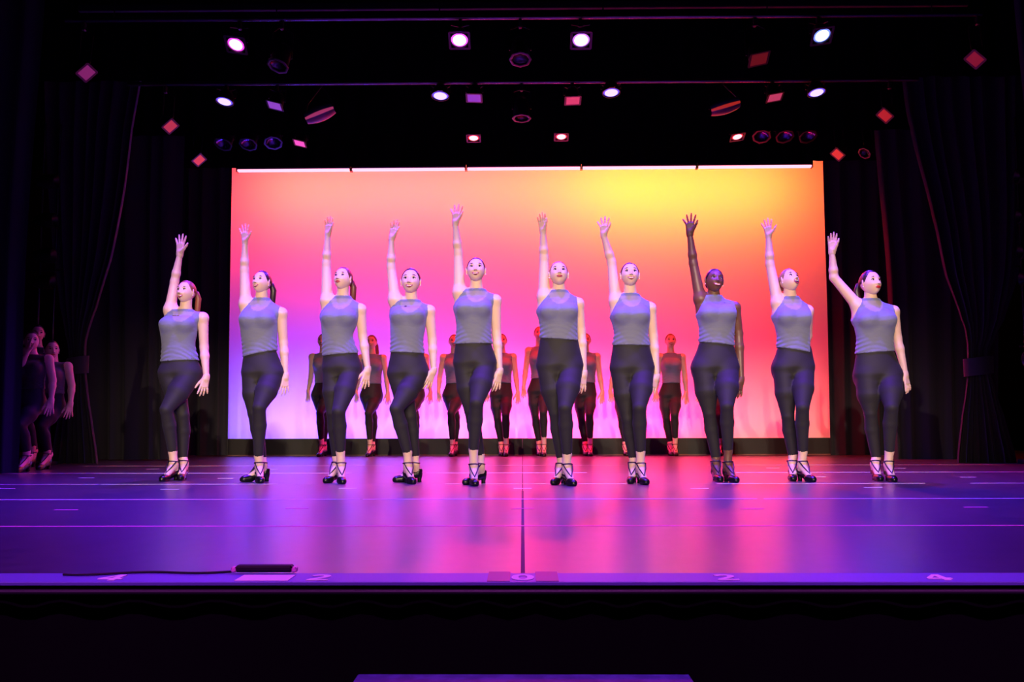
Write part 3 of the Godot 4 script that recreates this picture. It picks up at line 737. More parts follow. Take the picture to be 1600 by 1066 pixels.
func make_bits() -> void:
	var blob := func(r: Vector3, a := 10, b := 8) -> Soup:
		var s := Soup.new()
		var rows := []
		for y in b + 1:
			var ring := PackedVector3Array()
			var th := PI / 2.0 - PI * y / b
			for x in a:
				var g := -PI + TAU * x / a
				ring.append(Vector3(r.x * sin(g) * cos(th), r.y * sin(th), r.z * cos(g) * cos(th)))
			rows.append(ring)
		s.grid(rows, true)
		return s
	bits.eye = blob.call(Vector3(0.0135, 0.0062, 0.006)).mesh()
	bits.iris = blob.call(Vector3(0.0072, 0.0066, 0.0035)).mesh()
	var arc := func(w: float, rise: float, r: float, back: float) -> ArrayMesh:
		var s := Soup.new()
		var p := PackedVector3Array()
		var k := PackedFloat32Array()
		for q in 7:
			var t := -1.0 + q / 3.0
			p.append(Vector3(t * w, rise * (1.0 - t * t), -back * t * t))
			k.append(r * (1.0 - 0.6 * t * t))
		s.tube(p, k, 6)
		return s.mesh()
	bits.lash = arc.call(0.0185, 0.0060, 0.0040, 0.004)
	bits.brow = arc.call(0.0195, 0.006, 0.0032, 0.005)
	bits.lip_upper = arc.call(0.024, 0.003, 0.0048, 0.006)
	bits.lip_lower = arc.call(0.022, -0.004, 0.0055, 0.006)
	bits.smile_upper = arc.call(0.029, -0.004, 0.0040, 0.010)
	bits.smile_lower = arc.call(0.028, -0.013, 0.0045, 0.010)
	bits.laugh_upper = arc.call(0.025, 0.006, 0.0042, 0.008)
	bits.laugh_lower = arc.call(0.024, -0.022, 0.0048, 0.008)
	bits.teeth = blob.call(Vector3(0.022, 0.0058, 0.006)).mesh()
	bits.gap = blob.call(Vector3(0.022, 0.015, 0.004)).mesh()
	bits.nostril = blob.call(Vector3(0.0036, 0.0026, 0.005), 8, 6).mesh()
	var bun: Soup = blob.call(Vector3(0.042, 0.040, 0.034), 14, 10)
	bits.bun = bun.mesh()
	var stud: Soup = blob.call(Vector3(0.005, 0.005, 0.005), 8, 6)
	bits.earring = stud.mesh()


func frame(y: Vector3, x_like: Vector3) -> Basis:
	y = y.normalized()
	var z := x_like.cross(y).normalized()
	return Basis(y.cross(z).normalized(), y, z)


# one dancer from the joints in d, in metres from the spot between the feet
func person(d: Dictionary, raised: bool, skin: Material, label: String, group: String) -> Node3D:
	var o := thing("person", label, "person", d.base, group)
	var H: Vector3 = d.H
	var N: Vector3 = d.N
	var bust: Vector3 = d.bust
	var waist: Vector3 = d.waist
	var hip: Vector3 = d.hip
	var hem: Vector3 = (d.hemL + d.hemR) / 2.0
	var hem_w: float = (d.hemR.x - d.hemL.x) / 2.0
	var turn := Basis(Vector3.UP, deg_to_rad(d.yaw)) * Basis(Vector3.RIGHT, -deg_to_rad(d.pitch * 0.8)) * Basis(Vector3.BACK, deg_to_rad(d.roll))
	var head := Transform3D(turn.scaled(Vector3.ONE * d.hs * 0.93), H)
	var torso := [
		[hip.y - 0.065, hip.x, -0.015, hip.z * 0.78, 0.095], [hip.y, hip.x, -0.012, hip.z, 0.118], [hem.y, hem.x, -0.004, hem_w * 0.97, 0.093],
		[waist.y, waist.x, 0.0, waist.z, 0.090], [lerpf(waist.y, bust.y, 0.55), lerpf(waist.x, bust.x, 0.55), 0.004, lerpf(waist.z, bust.z, 0.6), 0.098],
		[bust.y, bust.x, 0.006, bust.z, 0.105], [lerpf(bust.y, N.y, 0.45), lerpf(bust.x, N.x, 0.4), -0.004, bust.z * 0.93, 0.092], [N.y - 0.045, N.x, -0.012, 0.105, 0.062], [N.y + 0.012, N.x, -0.01, 0.058, 0.05],
	]
	var reach_lo := Vector3(minf(d.RE.x, minf(d.RW.x, hip.x - hip.z)) - 0.15, -0.02, -0.32)
	var reach_hi := Vector3(maxf(d.LW.x, hip.x + hip.z) + 0.15, maxf(d.RW.y, H.y) + 0.04, 0.32)
	# the body
	var cell := 0.0105 if raised else 0.014
	var b := Field.new(reach_lo, reach_hi, cell)
	b.loft(torso, -0.014, 0.02)
	var skull := H + turn * Vector3(0, -0.04, -0.012)
	b.cap(N + Vector3(0, -0.05, -0.01), skull, 0.052, 0.046, 0.03)
	b.cap(N + Vector3(0.02, -0.045, -0.01), d.LS, 0.042, 0.047, 0.03)
	b.cap(N + Vector3(-0.02, -0.045, -0.01), d.RS, 0.042, 0.047, 0.03)
	b.cap(d.LS, d.LE, 0.046, 0.036, 0.02)
	b.cap(d.LE, d.LE.lerp(d.LW, 0.3), 0.035, 0.036, 0.015)
	b.cap(d.LE.lerp(d.LW, 0.3), d.LW, 0.036, 0.023, 0.015)
	if raised:
		b.cap(Vector3(d.arm.x + 0.045, bust.y + 0.01, -0.02), d.RS + Vector3(0.01, -0.01, 0), 0.05, 0.052, 0.04)
	b.cap(d.RS, d.RE, 0.048, 0.036, 0.03)
	b.cap(d.RE, d.RE.lerp(d.RW, 0.3), 0.035, 0.035, 0.015)
	b.cap(d.RE.lerp(d.RW, 0.3), d.RW, 0.035, 0.023, 0.015)
	for leg in [["FK", "FA", "FF", d.fyaw], ["BK", "BA", "BF", d.byaw]]:
		var s := 1.0 if leg[0] == "FK" else -1.0
		var hj := Vector3(hip.x + s * hip.z * 0.45, hip.y, 0.0)
		var fb := Basis(Vector3.UP, deg_to_rad(leg[3]))
		var ankle: Vector3 = d[leg[2]]
		b.cap(hj, d[leg[0]], 0.07, 0.042, 0.02)
		b.cap(d[leg[0]], d[leg[1]], 0.042, 0.034, 0.02)
		b.cap(d[leg[1]], ankle + Vector3(0, 0.02, 0), 0.034, 0.034, 0.015)
		b.cap(ankle, ankle + fb * Vector3(0, -0.085, 0.10), 0.035, 0.025, 0.02)
		b.cap(ankle, ankle + fb * Vector3(0, -0.055, -0.02), 0.033, 0.030, 0.015)
	var s := Soup.new()
	b.net(s)
	s.add(head_shape, head)
	var rd: Vector3 = d.RT - d.RW
	var ld: Vector3 = d.LT - d.LW
	if raised:
		var hb := frame(rd, Vector3(1, 0, d.get("palm", 0.25)))
		s.add(hands[d.get("hand", "open")], Transform3D(hb.scaled(Vector3.ONE * clampf(rd.length() / 0.172, 0.86, 1.0)), d.RW))
	else:
		# a hanging right hand, palm to the thigh
		var hb := frame(rd, Vector3(0.8, 0, 0.6))
		s.add(hands.low, Transform3D(hb * Basis.from_scale(Vector3(1, 1, -1) * 0.92), d.RW))
	var lb := frame(ld, Vector3(-0.8, 0, 0.6))
	s.add(hands.low, Transform3D(lb * Basis.from_scale(Vector3(1, 1, -1) * 0.96), d.LW))
	var body := put("body", s.mesh(), skin, o)
	# the face
	var face := func(m: Mesh, mm: Material, called: String, at: Vector3, tilt := 0.0, sx := 1.0) -> void:
		var e := put(called, m, mm, body)
		e.transform = head * Transform3D(Basis(Vector3.BACK, tilt) * Basis.from_scale(Vector3(sx, 1, 1)), at)
	for q in [-1.0, 1.0]:
		var z := head_point(asin(q * 0.031 / 0.073), asin(0.009 / 0.108)).z
		face.call(bits.eye, mats.eye_white, "eye", Vector3(q * 0.030, 0.008, z - 0.001))
		face.call(bits.iris, mats.eye_dark, "iris", Vector3(q * 0.030, 0.0085, z + 0.0035))
		face.call(bits.lash, mats.eye_dark, "eyelash", Vector3(q * 0.031, 0.0115, z + 0.003), q * -0.06)
		face.call(bits.brow, mats.brow, "eyebrow", Vector3(q * 0.031, 0.030, z + 0.008), q * -0.08)
		face.call(bits.earring, mats.teeth, "earring", Vector3(q * 0.080, -0.034, 0.0))
	var nz := head_point(0.08, asin(-0.028 / 0.104)).z
	for q in [-1.0, 1.0]:
		face.call(bits.nostril, mats.mouth, "nostril", Vector3(q * 0.0075, -0.0345, nz - 0.010))
	var mz := head_point(0.0, asin(-0.05 / 0.108)).z
	var lip: Material = mats.lips_red if d.mouth == 4 else mats.lips
	match int(d.mouth):
		0, 4:
			face.call(bits.lip_upper, lip, "lip", Vector3(0, -0.0525, mz + 0.001))
			face.call(bits.lip_lower, lip, "lip", Vector3(0, -0.0575, mz + 0.001))
		1, 2:
			var w := 1.0 if d.mouth == 1 else 1.15
			face.call(bits.gap, mats.mouth, "mouth", Vector3(0, -0.056, mz - 0.004), 0.0, w * 0.9)
			face.call(bits.teeth, mats.teeth, "teeth", Vector3(0, -0.0565, mz - 0.002), 0.0, w)
			face.call(bits.smile_upper, lip, "lip", Vector3(0, -0.047, mz + 0.001), 0.0, w)
			face.call(bits.smile_lower, lip, "lip", Vector3(0, -0.052, mz + 0.001), 0.0, w)
		3:
			face.call(bits.gap, mats.mouth, "mouth", Vector3(0, -0.058, mz - 0.001), 0.0, 0.95)
			face.call(bits.teeth, mats.teeth, "teeth", Vector3(0, -0.050, mz - 0.001), 0.0, 0.9)
			face.call(bits.laugh_upper, lip, "lip", Vector3(0, -0.048, mz + 0.002))
			face.call(bits.laugh_lower, lip, "lip", Vector3(0, -0.054, mz + 0.002))
	# the hair, drawn back
	var hm: Material = mats.hair[d.hair]
	var hs := Soup.new()
	hs.add(hair_shape, head)
	var hair := put("hair", hs.mesh(), hm, o)
	if d.tail == 0:
		var e := put("bun", bits.bun, hm, hair)
		e.transform = head * Transform3D(Basis(), Vector3(0, 0.0, -0.118))
	else:
		var t := Soup.new()
		var q: float = d.tail
		t.tube(PackedVector3Array([head * Vector3(0, 0.02, -0.09), head * Vector3(q * 0.02, 0.015, -0.128), head * Vector3(q * 0.045, -0.04, -0.13), H + Vector3(q * 0.065, -0.14, -0.10), H + Vector3(q * 0.06, -0.22, -0.11), H + Vector3(q * 0.05, -0.29, -0.12)]), PackedFloat32Array([0.018, 0.024, 0.026, 0.024, 0.018, 0.006]), 10)
		put("ponytail", t.mesh(), hm, hair)
	# the leggings
	var lf := Field.new(Vector3(hip.x - hip.z - 0.09, 0.12, -0.28), Vector3(hip.x + hip.z + 0.09, hem.y + 0.06, 0.3), 0.012 if raised else 0.015)
	var pelvis := torso.slice(0, 3)
	pelvis.append([hem.y + 0.04, hem.x, 0.0, hem_w * 0.9, 0.09])
	for leg in [["FK", "FA"], ["BK", "BA"]]:
		var q := 1.0 if leg[0] == "FK" else -1.0
		var hj := Vector3(hip.x + q * hip.z * 0.47, hip.y - 0.03, 0.0)
		var kn: Vector3 = d[leg[0]]
		var an: Vector3 = d[leg[1]]
		lf.cap(hj, hj.lerp(kn, 0.5), hip.z * 0.49, hip.z * 0.33 + 0.028, 0.012)
		lf.cap(hj.lerp(kn, 0.5), kn, hip.z * 0.33 + 0.028, 0.052, 0.012)
		var calf := kn.lerp(an, 0.36) + Vector3(0, 0, -0.014)
		lf.cap(kn, calf, 0.050, 0.055, 0.012)
		lf.cap(calf, an, 0.055, 0.038, 0.012, true)
		lf.ball(Vector3(hip.x + q * hip.z * 0.45, hip.y - 0.03, -0.065), Vector3(hip.z * 0.5, 0.10, 0.085), 0.03)
	lf.loft(pelvis, -0.004, 0.04)
	var ls := Soup.new()
	lf.net(ls)
	put("leggings", ls.mesh(), mats.leggings, o)
	# the sleeveless top
	var tc := 0.0095 if raised else 0.014
	var tf := Field.new(Vector3(minf(bust.x - bust.z, hem.x - hem_w) - 0.05, minf(d.hemL.y, d.hemR.y) - 0.05, -0.2), Vector3(maxf(bust.x + bust.z, hem.x + hem_w) + 0.07, maxf(N.y, d.LS.y) + 0.05, 0.22), tc)
	tf.loft(torso, 0.004, 0.02)
	for q in [-1.0, 1.0]:
		tf.ball(Vector3(bust.x + q * bust.z * 0.46, bust.y - 0.005, 0.078), Vector3(bust.z * 0.42, 0.062, 0.056), 0.045)
	tf.cap(N + Vector3(0.02, -0.045, -0.01), d.LS, 0.047, 0.050, 0.03)
	tf.cap(N + Vector3(-0.02, -0.045, -0.01), d.RS, 0.047, 0.050, 0.03)
	if raised:
		tf.cap(Vector3(d.arm.x + 0.045, bust.y + 0.01, -0.02), d.RS + Vector3(0.01, -0.01, 0), 0.053, 0.055, 0.04)
	tf.cap(N + Vector3(0, -0.06, -0.008), N + Vector3(0, 0.02, -0.004), 0.068, 0.062, 0.03)
	# gathers over the hips and a draped neck
	for z in tf.nz:
		for y in tf.ny:
			var py := tf.o.y + y * tc
			var near := bump(py - hem.y - 0.05, 0.07)
			var at := (z * tf.ny + y) * tf.nx
			for x in tf.nx:
				var e := tf.d[at + x]
				if absf(e) < 0.03:
					var u := (tf.o.x + x * tc - waist.x) / maxf(waist.z, 0.05)
					tf.d[at + x] = e + 0.0034 * near * (0.25 + u * u) * sin((py + 0.05 * u * u + 0.02 * u) * TAU / 0.036)
	tf.plane(hem, Vector3(-(d.hemR.y - d.hemL.y), d.hemR.x - d.hemL.x, 0.0) * -1.0)
	tf.plane(N + Vector3(0, 0.014, 0.0), Vector3(0, 1, 0.04))
	tf.plane(d.LS + Vector3(-0.006, 0, 0), Vector3(1, 0.0, 0))
	if raised:
		var edge: Vector3 = d.nl - d.arm
		tf.plane(d.arm + Vector3(-0.006, 0, 0), Vector3(-edge.y, edge.x, 0))
	else:
		tf.plane(d.RS + Vector3(0.006, 0, 0), Vector3(-1, 0.0, 0))
	var ts := Soup.new()
	tf.net(ts)
	var grey: Color = d.get("cloth", Color(0.168, 0.172, 0.29))
	var sheer := grey.lerp(skin.albedo_color.srgb_to_linear(), 0.22)
	for p in ts.v:
		var u := Vector2((p.x - N.x) / 0.088, (p.y - N.y - 0.01) / 0.118)
		ts.k.append(sheer if u.length() < 1.0 and p.z > 0.0 and p.y < N.y - 0.012 and raised else grey)
	put("sleeveless_top", ts.mesh(), mats.top, o)
	for leg in [["FF", d.fyaw], ["BF", d.byaw]]:
		var at: Vector3 = d[leg[0]]
		var sh := put("shoe", shoe_shape, mats.shoe, o)
		sh.transform = Transform3D(Basis(Vector3.UP, deg_to_rad(leg[1])), Vector3(at.x, 0.0, at.z))
		put("heel", heel_shape, mats.heel, sh)
		put("ankle_strap", strap_shape, mats.strap, sh)
		for q in 2:
			put("cross_strap", bits.cross_strap[q], mats.strap, sh)
	return o


# ---------------------------------------------------------------- the stage

func rod(s: Soup, a: Vector3, b: Vector3, r: float, sides := 10) -> void:
	s.tube(PackedVector3Array([a, b]), PackedFloat32Array([r, r]), sides)


# hanging cloth; rows from the top: (height, left, right)
func drape(called: String, label: String, category: String, rows: Array, z: float, folds: int, deep: float, m: Material, group := "", lean := 0.0, sd := 1) -> MeshInstance3D:
	var rng := RandomNumberGenerator.new()
	rng.seed = sd
	var cols := folds * 10 + 1
	var phase := PackedFloat32Array()
	var size := PackedFloat32Array()
	for q in folds + 1:
		phase.append(rng.randf_range(-0.35, 0.35))
		size.append(rng.randf_range(0.55, 1.2))
	var widest := 0.0
	for r in rows:
		widest = maxf(widest, r.z - r.y)
	var out := []
	for j in rows.size() - 1:
		var A: Vector3 = rows[maxi(j - 1, 0)]
		var B: Vector3 = rows[j]
		var C: Vector3 = rows[j + 1]
		var D: Vector3 = rows[mini(j + 2, rows.size() - 1)]
		var parts := 8
		for t in parts + (1 if j == rows.size() - 2 else 0):
			var p := B.cubic_interpolate(C, A, D, float(t) / parts)
			p.x = lerpf(B.x, C.x, float(t) / parts)
			var tight := clampf((p.z - p.y) / widest, 0.15, 1.0)
			var line := PackedVector3Array()
			for c in cols:
				var u := float(c) / (cols - 1)
				var g := u * folds
				var k := int(minf(floor(g), folds - 1))
				var f := g - k
				var ph := lerpf(phase[k], phase[k + 1], f)
				var am := lerpf(size[k], size[k + 1], f)
				var wave := sin(TAU * (g + ph))
				wave = signf(wave) * pow(absf(wave), 0.75)
				line.append(Vector3(lerpf(p.y, p.z, u) + 0.25 * deep * am * cos(TAU * (g + ph)) * minf(tight * 2.0, 1.0), p.x + lean * (lerpf(p.y, p.z, u)), z + deep * am * wave * (0.45 + 0.55 * tight)))
			out.append(line)
	var s := Soup.new()
	s.grid(out)
	var o := put(called, s.mesh(), m)
	tag(o, label, category, group)
	return o


func lens_basis(forward: float, side: float) -> Basis:
	# looks down (-y), tipped towards the house by forward and to the right by side, in degrees
	return Basis(Vector3.BACK, deg_to_rad(side)) * Basis(Vector3.RIGHT, deg_to_rad(-forward))


# a lamp whose lens is at `at`; kind: par (round lens), gel (square colour frame, painted glow), dark (unlit bowl), frame (empty ring)
func lamp(called: String, label: String, group: String, at: Vector3, forward: float, side: float, kind: String, color: Color, shine: float, pipe: Vector3, light := 0.0, cone := 35.0, r := 0.088, light_color := Color.BLACK) -> Node3D:
	var o := thing(called, label, "stage light", at, group)
	var b := lens_basis(forward, side)
	var t := Transform3D(b, Vector3.ZERO)
	var s := Soup.new()
	var tall: float = {par = 0.10, gel = 0.12}.get(kind, 0.2)
	s.lathe(PackedVector2Array([Vector2(0, tall + 0.02), Vector2(r * 0.62, tall + 0.02), Vector2(r * 0.86, tall - 0.02), Vector2(r * 1.0, tall * 0.5), Vector2(r * 1.07, 0.012), Vector2(r * 1.10, 0.0), Vector2(r * 1.10, -0.012), Vector2(r * 0.99, -0.012), Vector2(r * 0.97, 0.01)]), t, 24)
	put("housing", s.mesh(), mats.can, o)
	var lens := Soup.new()
	if kind == "gel":
		var f := Soup.new()
		for q in [[Vector3(r * 1.02, 0, 0), Vector3(0.02, 0.006, r * 2.1)], [Vector3(-r * 1.02, 0, 0), Vector3(0.02, 0.006, r * 2.1)], [Vector3(0, 0, r * 1.02), Vector3(r * 2.1, 0.006, 0.02)], [Vector3(0, 0, -r * 1.02), Vector3(r * 2.1, 0.006, 0.02)]]:
			f.box(q[0] + Vector3(0, -0.02, 0), q[1], 0.0, t)
		put("colour_frame", f.mesh(), mats.can, o)
		lens.box(Vector3(0, -0.021, 0), Vector3(r * 1.98, 0.002, r * 1.98), 0.0, t)
		put("gel_painted_glow", lens.mesh(), glow(color, shine), o)  # the gel only reflects stage light; that is painted as a weak glow
	elif kind == "par":
		lens.lathe(PackedVector2Array([Vector2(r * 0.97, 0.0), Vector2(r * 0.8, -0.008), Vector2(r * 0.4, -0.014), Vector2(0.0005, -0.016)]), t, 24)
		put("lens_lamp", lens.mesh(), glow(color, shine * 0.35), o)
		var core := Soup.new()
		core.lathe(PackedVector2Array([Vector2(r * 0.78, -0.0092), Vector2(r * 0.74, -0.0125), Vector2(r * 0.4, -0.0185), Vector2(0.0005, -0.0195)]), t, 20)
		put("core_lamp", core.mesh(), glow(color.lerp(Color.WHITE, 0.35), shine), o)
		for q in [[Vector3(r * 1.12, 0, 0), Vector3(0.022, 0.004, r * 2.3)], [Vector3(-r * 1.12, 0, 0), Vector3(0.022, 0.004, r * 2.3)], [Vector3(0, 0, r * 1.12), Vector3(r * 2.3, 0.004, 0.022)], [Vector3(0, 0, -r * 1.12), Vector3(r * 2.3, 0.004, 0.022)]]:
			var fr := Soup.new()
			fr.box(q[0] + Vector3(0, -0.016, 0), q[1], 0.0, t)
			if r < 0.09:
				put("frame_side", fr.mesh(), mats.frame_metal, o)
		var clip := Soup.new()
		clip.box(Vector3(0, -0.014, r * 1.22), Vector3(0.07, 0.006, 0.012), 0.0, t)
		put("frame_clip", clip.mesh(), mats.steel, o)
	elif kind == "dark":
		lens.lathe(PackedVector2Array([Vector2(r * 0.97, 0.0), Vector2(r * 0.75, 0.03), Vector2(r * 0.4, 0.05), Vector2(0.0005, 0.055)]), t, 24)
		put("reflector", lens.mesh(), mats.bowl, o)
		var ring := Soup.new()
		ring.lathe(PackedVector2Array([Vector2(r * 1.0, -0.012), Vector2(r * 1.22, -0.016), Vector2(r * 1.24, -0.022), Vector2(r * 1.0, -0.02)]), t, 8)
		put("colour_frame", ring.mesh(), mats.can, o)
	else:
		lens.lathe(PackedVector2Array([Vector2(r * 0.95, 0.0), Vector2(r * 0.6, 0.02), Vector2(0.0005, 0.03)]), t, 24)
		put("lens", lens.mesh(), mats.glass, o)
		var ring := Soup.new()
		ring.lathe(PackedVector2Array([Vector2(r * 0.96, -0.016), Vector2(r * 1.25, -0.016), Vector2(r * 1.25, -0.028), Vector2(r * 0.96, -0.028), Vector2(r * 0.96, -0.016)]), t, 8)
		put("colour_frame", ring.mesh(), mats.frame_metal, o)
	# a fork from the sides of the housing up to the pipe
	var top := pipe - at
	var y := Soup.new()
	for q in [-1.0, 1.0]:
		var a: Vector3 = b * Vector3(q * r * 1.16, tall * 0.45, 0)
		y.tube(PackedVector3Array([a, a + (top - a) * Vector3(0.0, 0.62, 0.62), top + Vector3(q * 0.02, -0.09, 0)]), PackedFloat32Array([0.008, 0.008, 0.008]), 6)
	put("yoke", y.mesh(), mats.can, o)
	var c := Soup.new()
	c.box(top + Vector3(0, -0.067, 0), Vector3(0.035, 0.085, 0.06), 0.008)
	put("clamp", c.mesh(), mats.clamp, o)
	if light > 0.0:
		var l := SpotLight3D.new()
		l.name = "beam"
		l.light_color = light_color if light_color != Color.BLACK else color
		l.light_energy = light
		l.spot_range = 30.0
		l.spot_attenuation = 2.0
		l.spot_angle = cone
		l.spot_angle_attenuation = 1.0
		l.light_size = 0.07
		l.shadow_enabled = true
		o.add_child(l)
		l.transform = Transform3D(b * Basis(Vector3.RIGHT, -PI / 2.0), b * Vector3(0, -0.04, 0))
	return o


func batten(called: String, label: String, group: String, a: Vector3, b: Vector3, face: float, strip: Color, strip_shine: float, light_color: Color, energy: float, show_front: bool) -> void:
	var mid := (a + b) / 2.0
	var long := (b - a).length()
	var o := thing(called, label, "light bar", mid, group)
	o.rotation.z = atan2(b.y - a.y, b.x - a.x)
	var s := Soup.new()
	s.box(Vector3(0, 0.02, 0), Vector3(long - 0.012, 0.07, 0.09), 0.008)
	put("housing", s.mesh(), mats.can, o)
	var d := Soup.new()
	if show_front:
		# the long diffuser under the housing; its lower edge shows from the house
		d.box(Vector3(0, -0.030, 0.0), Vector3(long - 0.02, 0.034, 0.07), 0.012)
	else:
		d.box(Vector3(0, 0.062, 0.0), Vector3(long - 0.02, 0.02, 0.06), 0.008)
	put("diffuser_lamp", d.mesh(), glow(strip, strip_shine), o)
	for q in [-1.0, 1.0]:
		var e := Soup.new()
		e.box(Vector3(q * (long / 2.0 - 0.008), -0.005, 0), Vector3(0.012, 0.10, 0.095), 0.0)
		put("end_plate", e.mesh(), mats.can, o)
	if show_front:
		var h := Soup.new()
		for q in [-0.35, 0.35]:
			h.box(Vector3(q * long, 0.083, 0), Vector3(0.03, 0.06, 0.02), 0.0)
		put("bracket", h.mesh(), mats.clamp, o)
	var l := AreaLight3D.new()
	l.name = "wash"
	l.area_size = Vector2(long - 0.05, 0.06)
	l.area_normalize_energy = true
	l.area_range = 20.0
	l.light_color = light_color
	l.light_energy = energy
	l.shadow_enabled = true
	o.add_child(l)
	l.position = Vector3(0, -0.055 if show_front else 0.08, -0.02)
	l.rotation.x = deg_to_rad(face)


func build_room() -> void:
	var s := Soup.new()
	# the stage floor: rolls of dance floor 1.5 m deep, then a pale band along the edge
	var base := Soup.new()
	base.box(Vector3(0, -0.075, -9.11), Vector3(17.0, 0.13, 12.1), 0.0)
	var fl := struct("floor", base.mesh(), mats.black)
	var seams := [-3.15, -4.54, -6.06, -7.5, -9.05, -10.5, -12.0, -13.6, -15.1]
	for q in seams.size() - 1:
		for side in [-1.0, 1.0]:
			s = Soup.new()
			var deep: float = seams[q] - seams[q + 1] - 0.003
			s.box(Vector3(side * 4.2515, -0.005, (seams[q] + seams[q + 1]) / 2.0), Vector3(8.497, 0.01, deep), 0.0015)
			put("floor_panel", s.mesh(), mats.floor, fl)
	s = Soup.new()
	s.box(Vector3(0, -0.004, -3.062), Vector3(17.0, 0.012, 0.172), 0.002)
	put("edge_band", s.mesh(), mats.edge_tape, fl)
	s = Soup.new()
	s.tube(PackedVector3Array([Vector3(-8.5, -0.028, -2.972), Vector3(8.5, -0.028, -2.972)]), PackedFloat32Array([0.010, 0.010]), 10)
	put("nosing", s.mesh(), mats.nosing, fl)
	# tape on the seams and the short marks between them
	for line in [[-4.54, "pink", 0.022], [-6.06, "pale", 0.026], [-7.5, "pale", 0.016], [-9.05, "pale", 0.022], [-10.5, "pale", 0.022]]:
		var cuts: Array = {-4.54: [[-8.4, 8.4]], -6.06: [[-8.4, -1.02], [-1.0, 1.46], [1.5, 8.4]], -7.5: [[-8.4, -3.3], [-3.28, -1.9], [-0.6, 0.9], [1.5, 3.1], [3.45, 8.4]], -9.05: [[-5.6, -1.6], [-0.9, 0.6], [1.9, 8.4]], -10.5: [[-4.8, -1.4], [-0.6, 1.1], [2.0, 5.2]]}[line[0]]
		for c in cuts:
			s = Soup.new()
			s.box(Vector3((c[0] + c[1]) / 2.0, 0.0007, line[0]), Vector3(c[1] - c[0], 0.0012, line[2]), 0.0)
			put("tape_line", s.mesh(), mats.tape_pink if line[1] == "pink" else mats.tape, fl)
	for z in [-5.42, -7.0, -8.3, -9.8]:
		for x in [-3.78, -2.54, -1.27, 0.0, 1.27, 2.54, 3.78]:
			if (z == -8.3 or z == -9.8) and absf(x) < 2.0:
				continue
			s = Soup.new()
			s.box(Vector3(x, 0.0008, z - 0.05 * sin(x * 3.0)), Vector3(0.13, 0.0014, 0.02), 0.0)
			put("spike_mark", s.mesh(), mats.tape_pink if z == -5.42 else mats.tape, fl)
	s = Soup.new()
	s.box(Vector3(0.0, 0.0006, -4.95), Vector3(0.014, 0.001, 3.6), 0.0)
	put("centre_line", s.mesh(), mats.black, fl)
	# numbers along the edge, two feet apart
	var font := SystemFont.new()
	font.font_names = PackedStringArray(["Droid Sans"])
	font.font_weight = 700
	for q in [[-1.289, "4"], [-0.634, "2"], [0.0, "0"], [0.635, "2"], [1.286, "4"]]:
		var tm := TextMesh.new()
		tm.text = q[1]
		tm.font = font
		tm.font_size = 32
		tm.pixel_size = 0.0044
		tm.depth = 0.002
		var e := put("number", tm, mats.tape_pale, fl)
		e.transform = Transform3D(Basis(Vector3.RIGHT, -PI / 2.0), Vector3(q[0], 0.0035, -3.05))
	for q in [-0.075, 0.075]:
		s = Soup.new()
		s.box(Vector3(q, 0.003, -3.075), Vector3(0.07, 0.002, 0.18), 0.0)
		put("tape_patch", s.mesh(), mats.tape_patch, fl)
	# the pleated cloth under the edge, and the rest of the house
	var rows := []
	for y in 5:
		var r := PackedVector3Array()
		for x in 401:
			var u := -8.4 + 16.8 * x / 400.0
			r.append(Vector3(u, -0.04 - 1.05 * y / 4.0, -3.015 + 0.018 * sin(u * 31.0 + 2.0 * sin(u * 3.1)) * (0.4 + 0.6 * y / 4.0)))
		rows.append(r)
	s = Soup.new()
	s.grid(rows)
	tag(put("stage_skirt", s.mesh(), mats.border), "black pleated cloth hanging from the front edge of the stage", "stage skirt")
	for w in [["wall_back", Vector3(0, 3.2, -15.25), Vector3(18.4, 9.0, 0.2)], ["wall_left", Vector3(-9.1, 3.2, -4.0), Vector3(0.2, 9.0, 23.0)], ["wall_right", Vector3(9.1, 3.2, -4.0), Vector3(0.2, 9.0, 23.0)], ["wall_house", Vector3(0, 3.2, 7.6), Vector3(18.4, 9.0, 0.2)], ["ceiling", Vector3(0, 7.7, -4.0), Vector3(18.4, 0.2, 23.4)], ["floor_house", Vector3(0, -1.2, 2.3), Vector3(18.0, 0.2, 10.6)]]:
		s = Soup.new()
		s.box(w[1], w[2], 0.0)
		struct(w[0], s.mesh(), mats.wall)


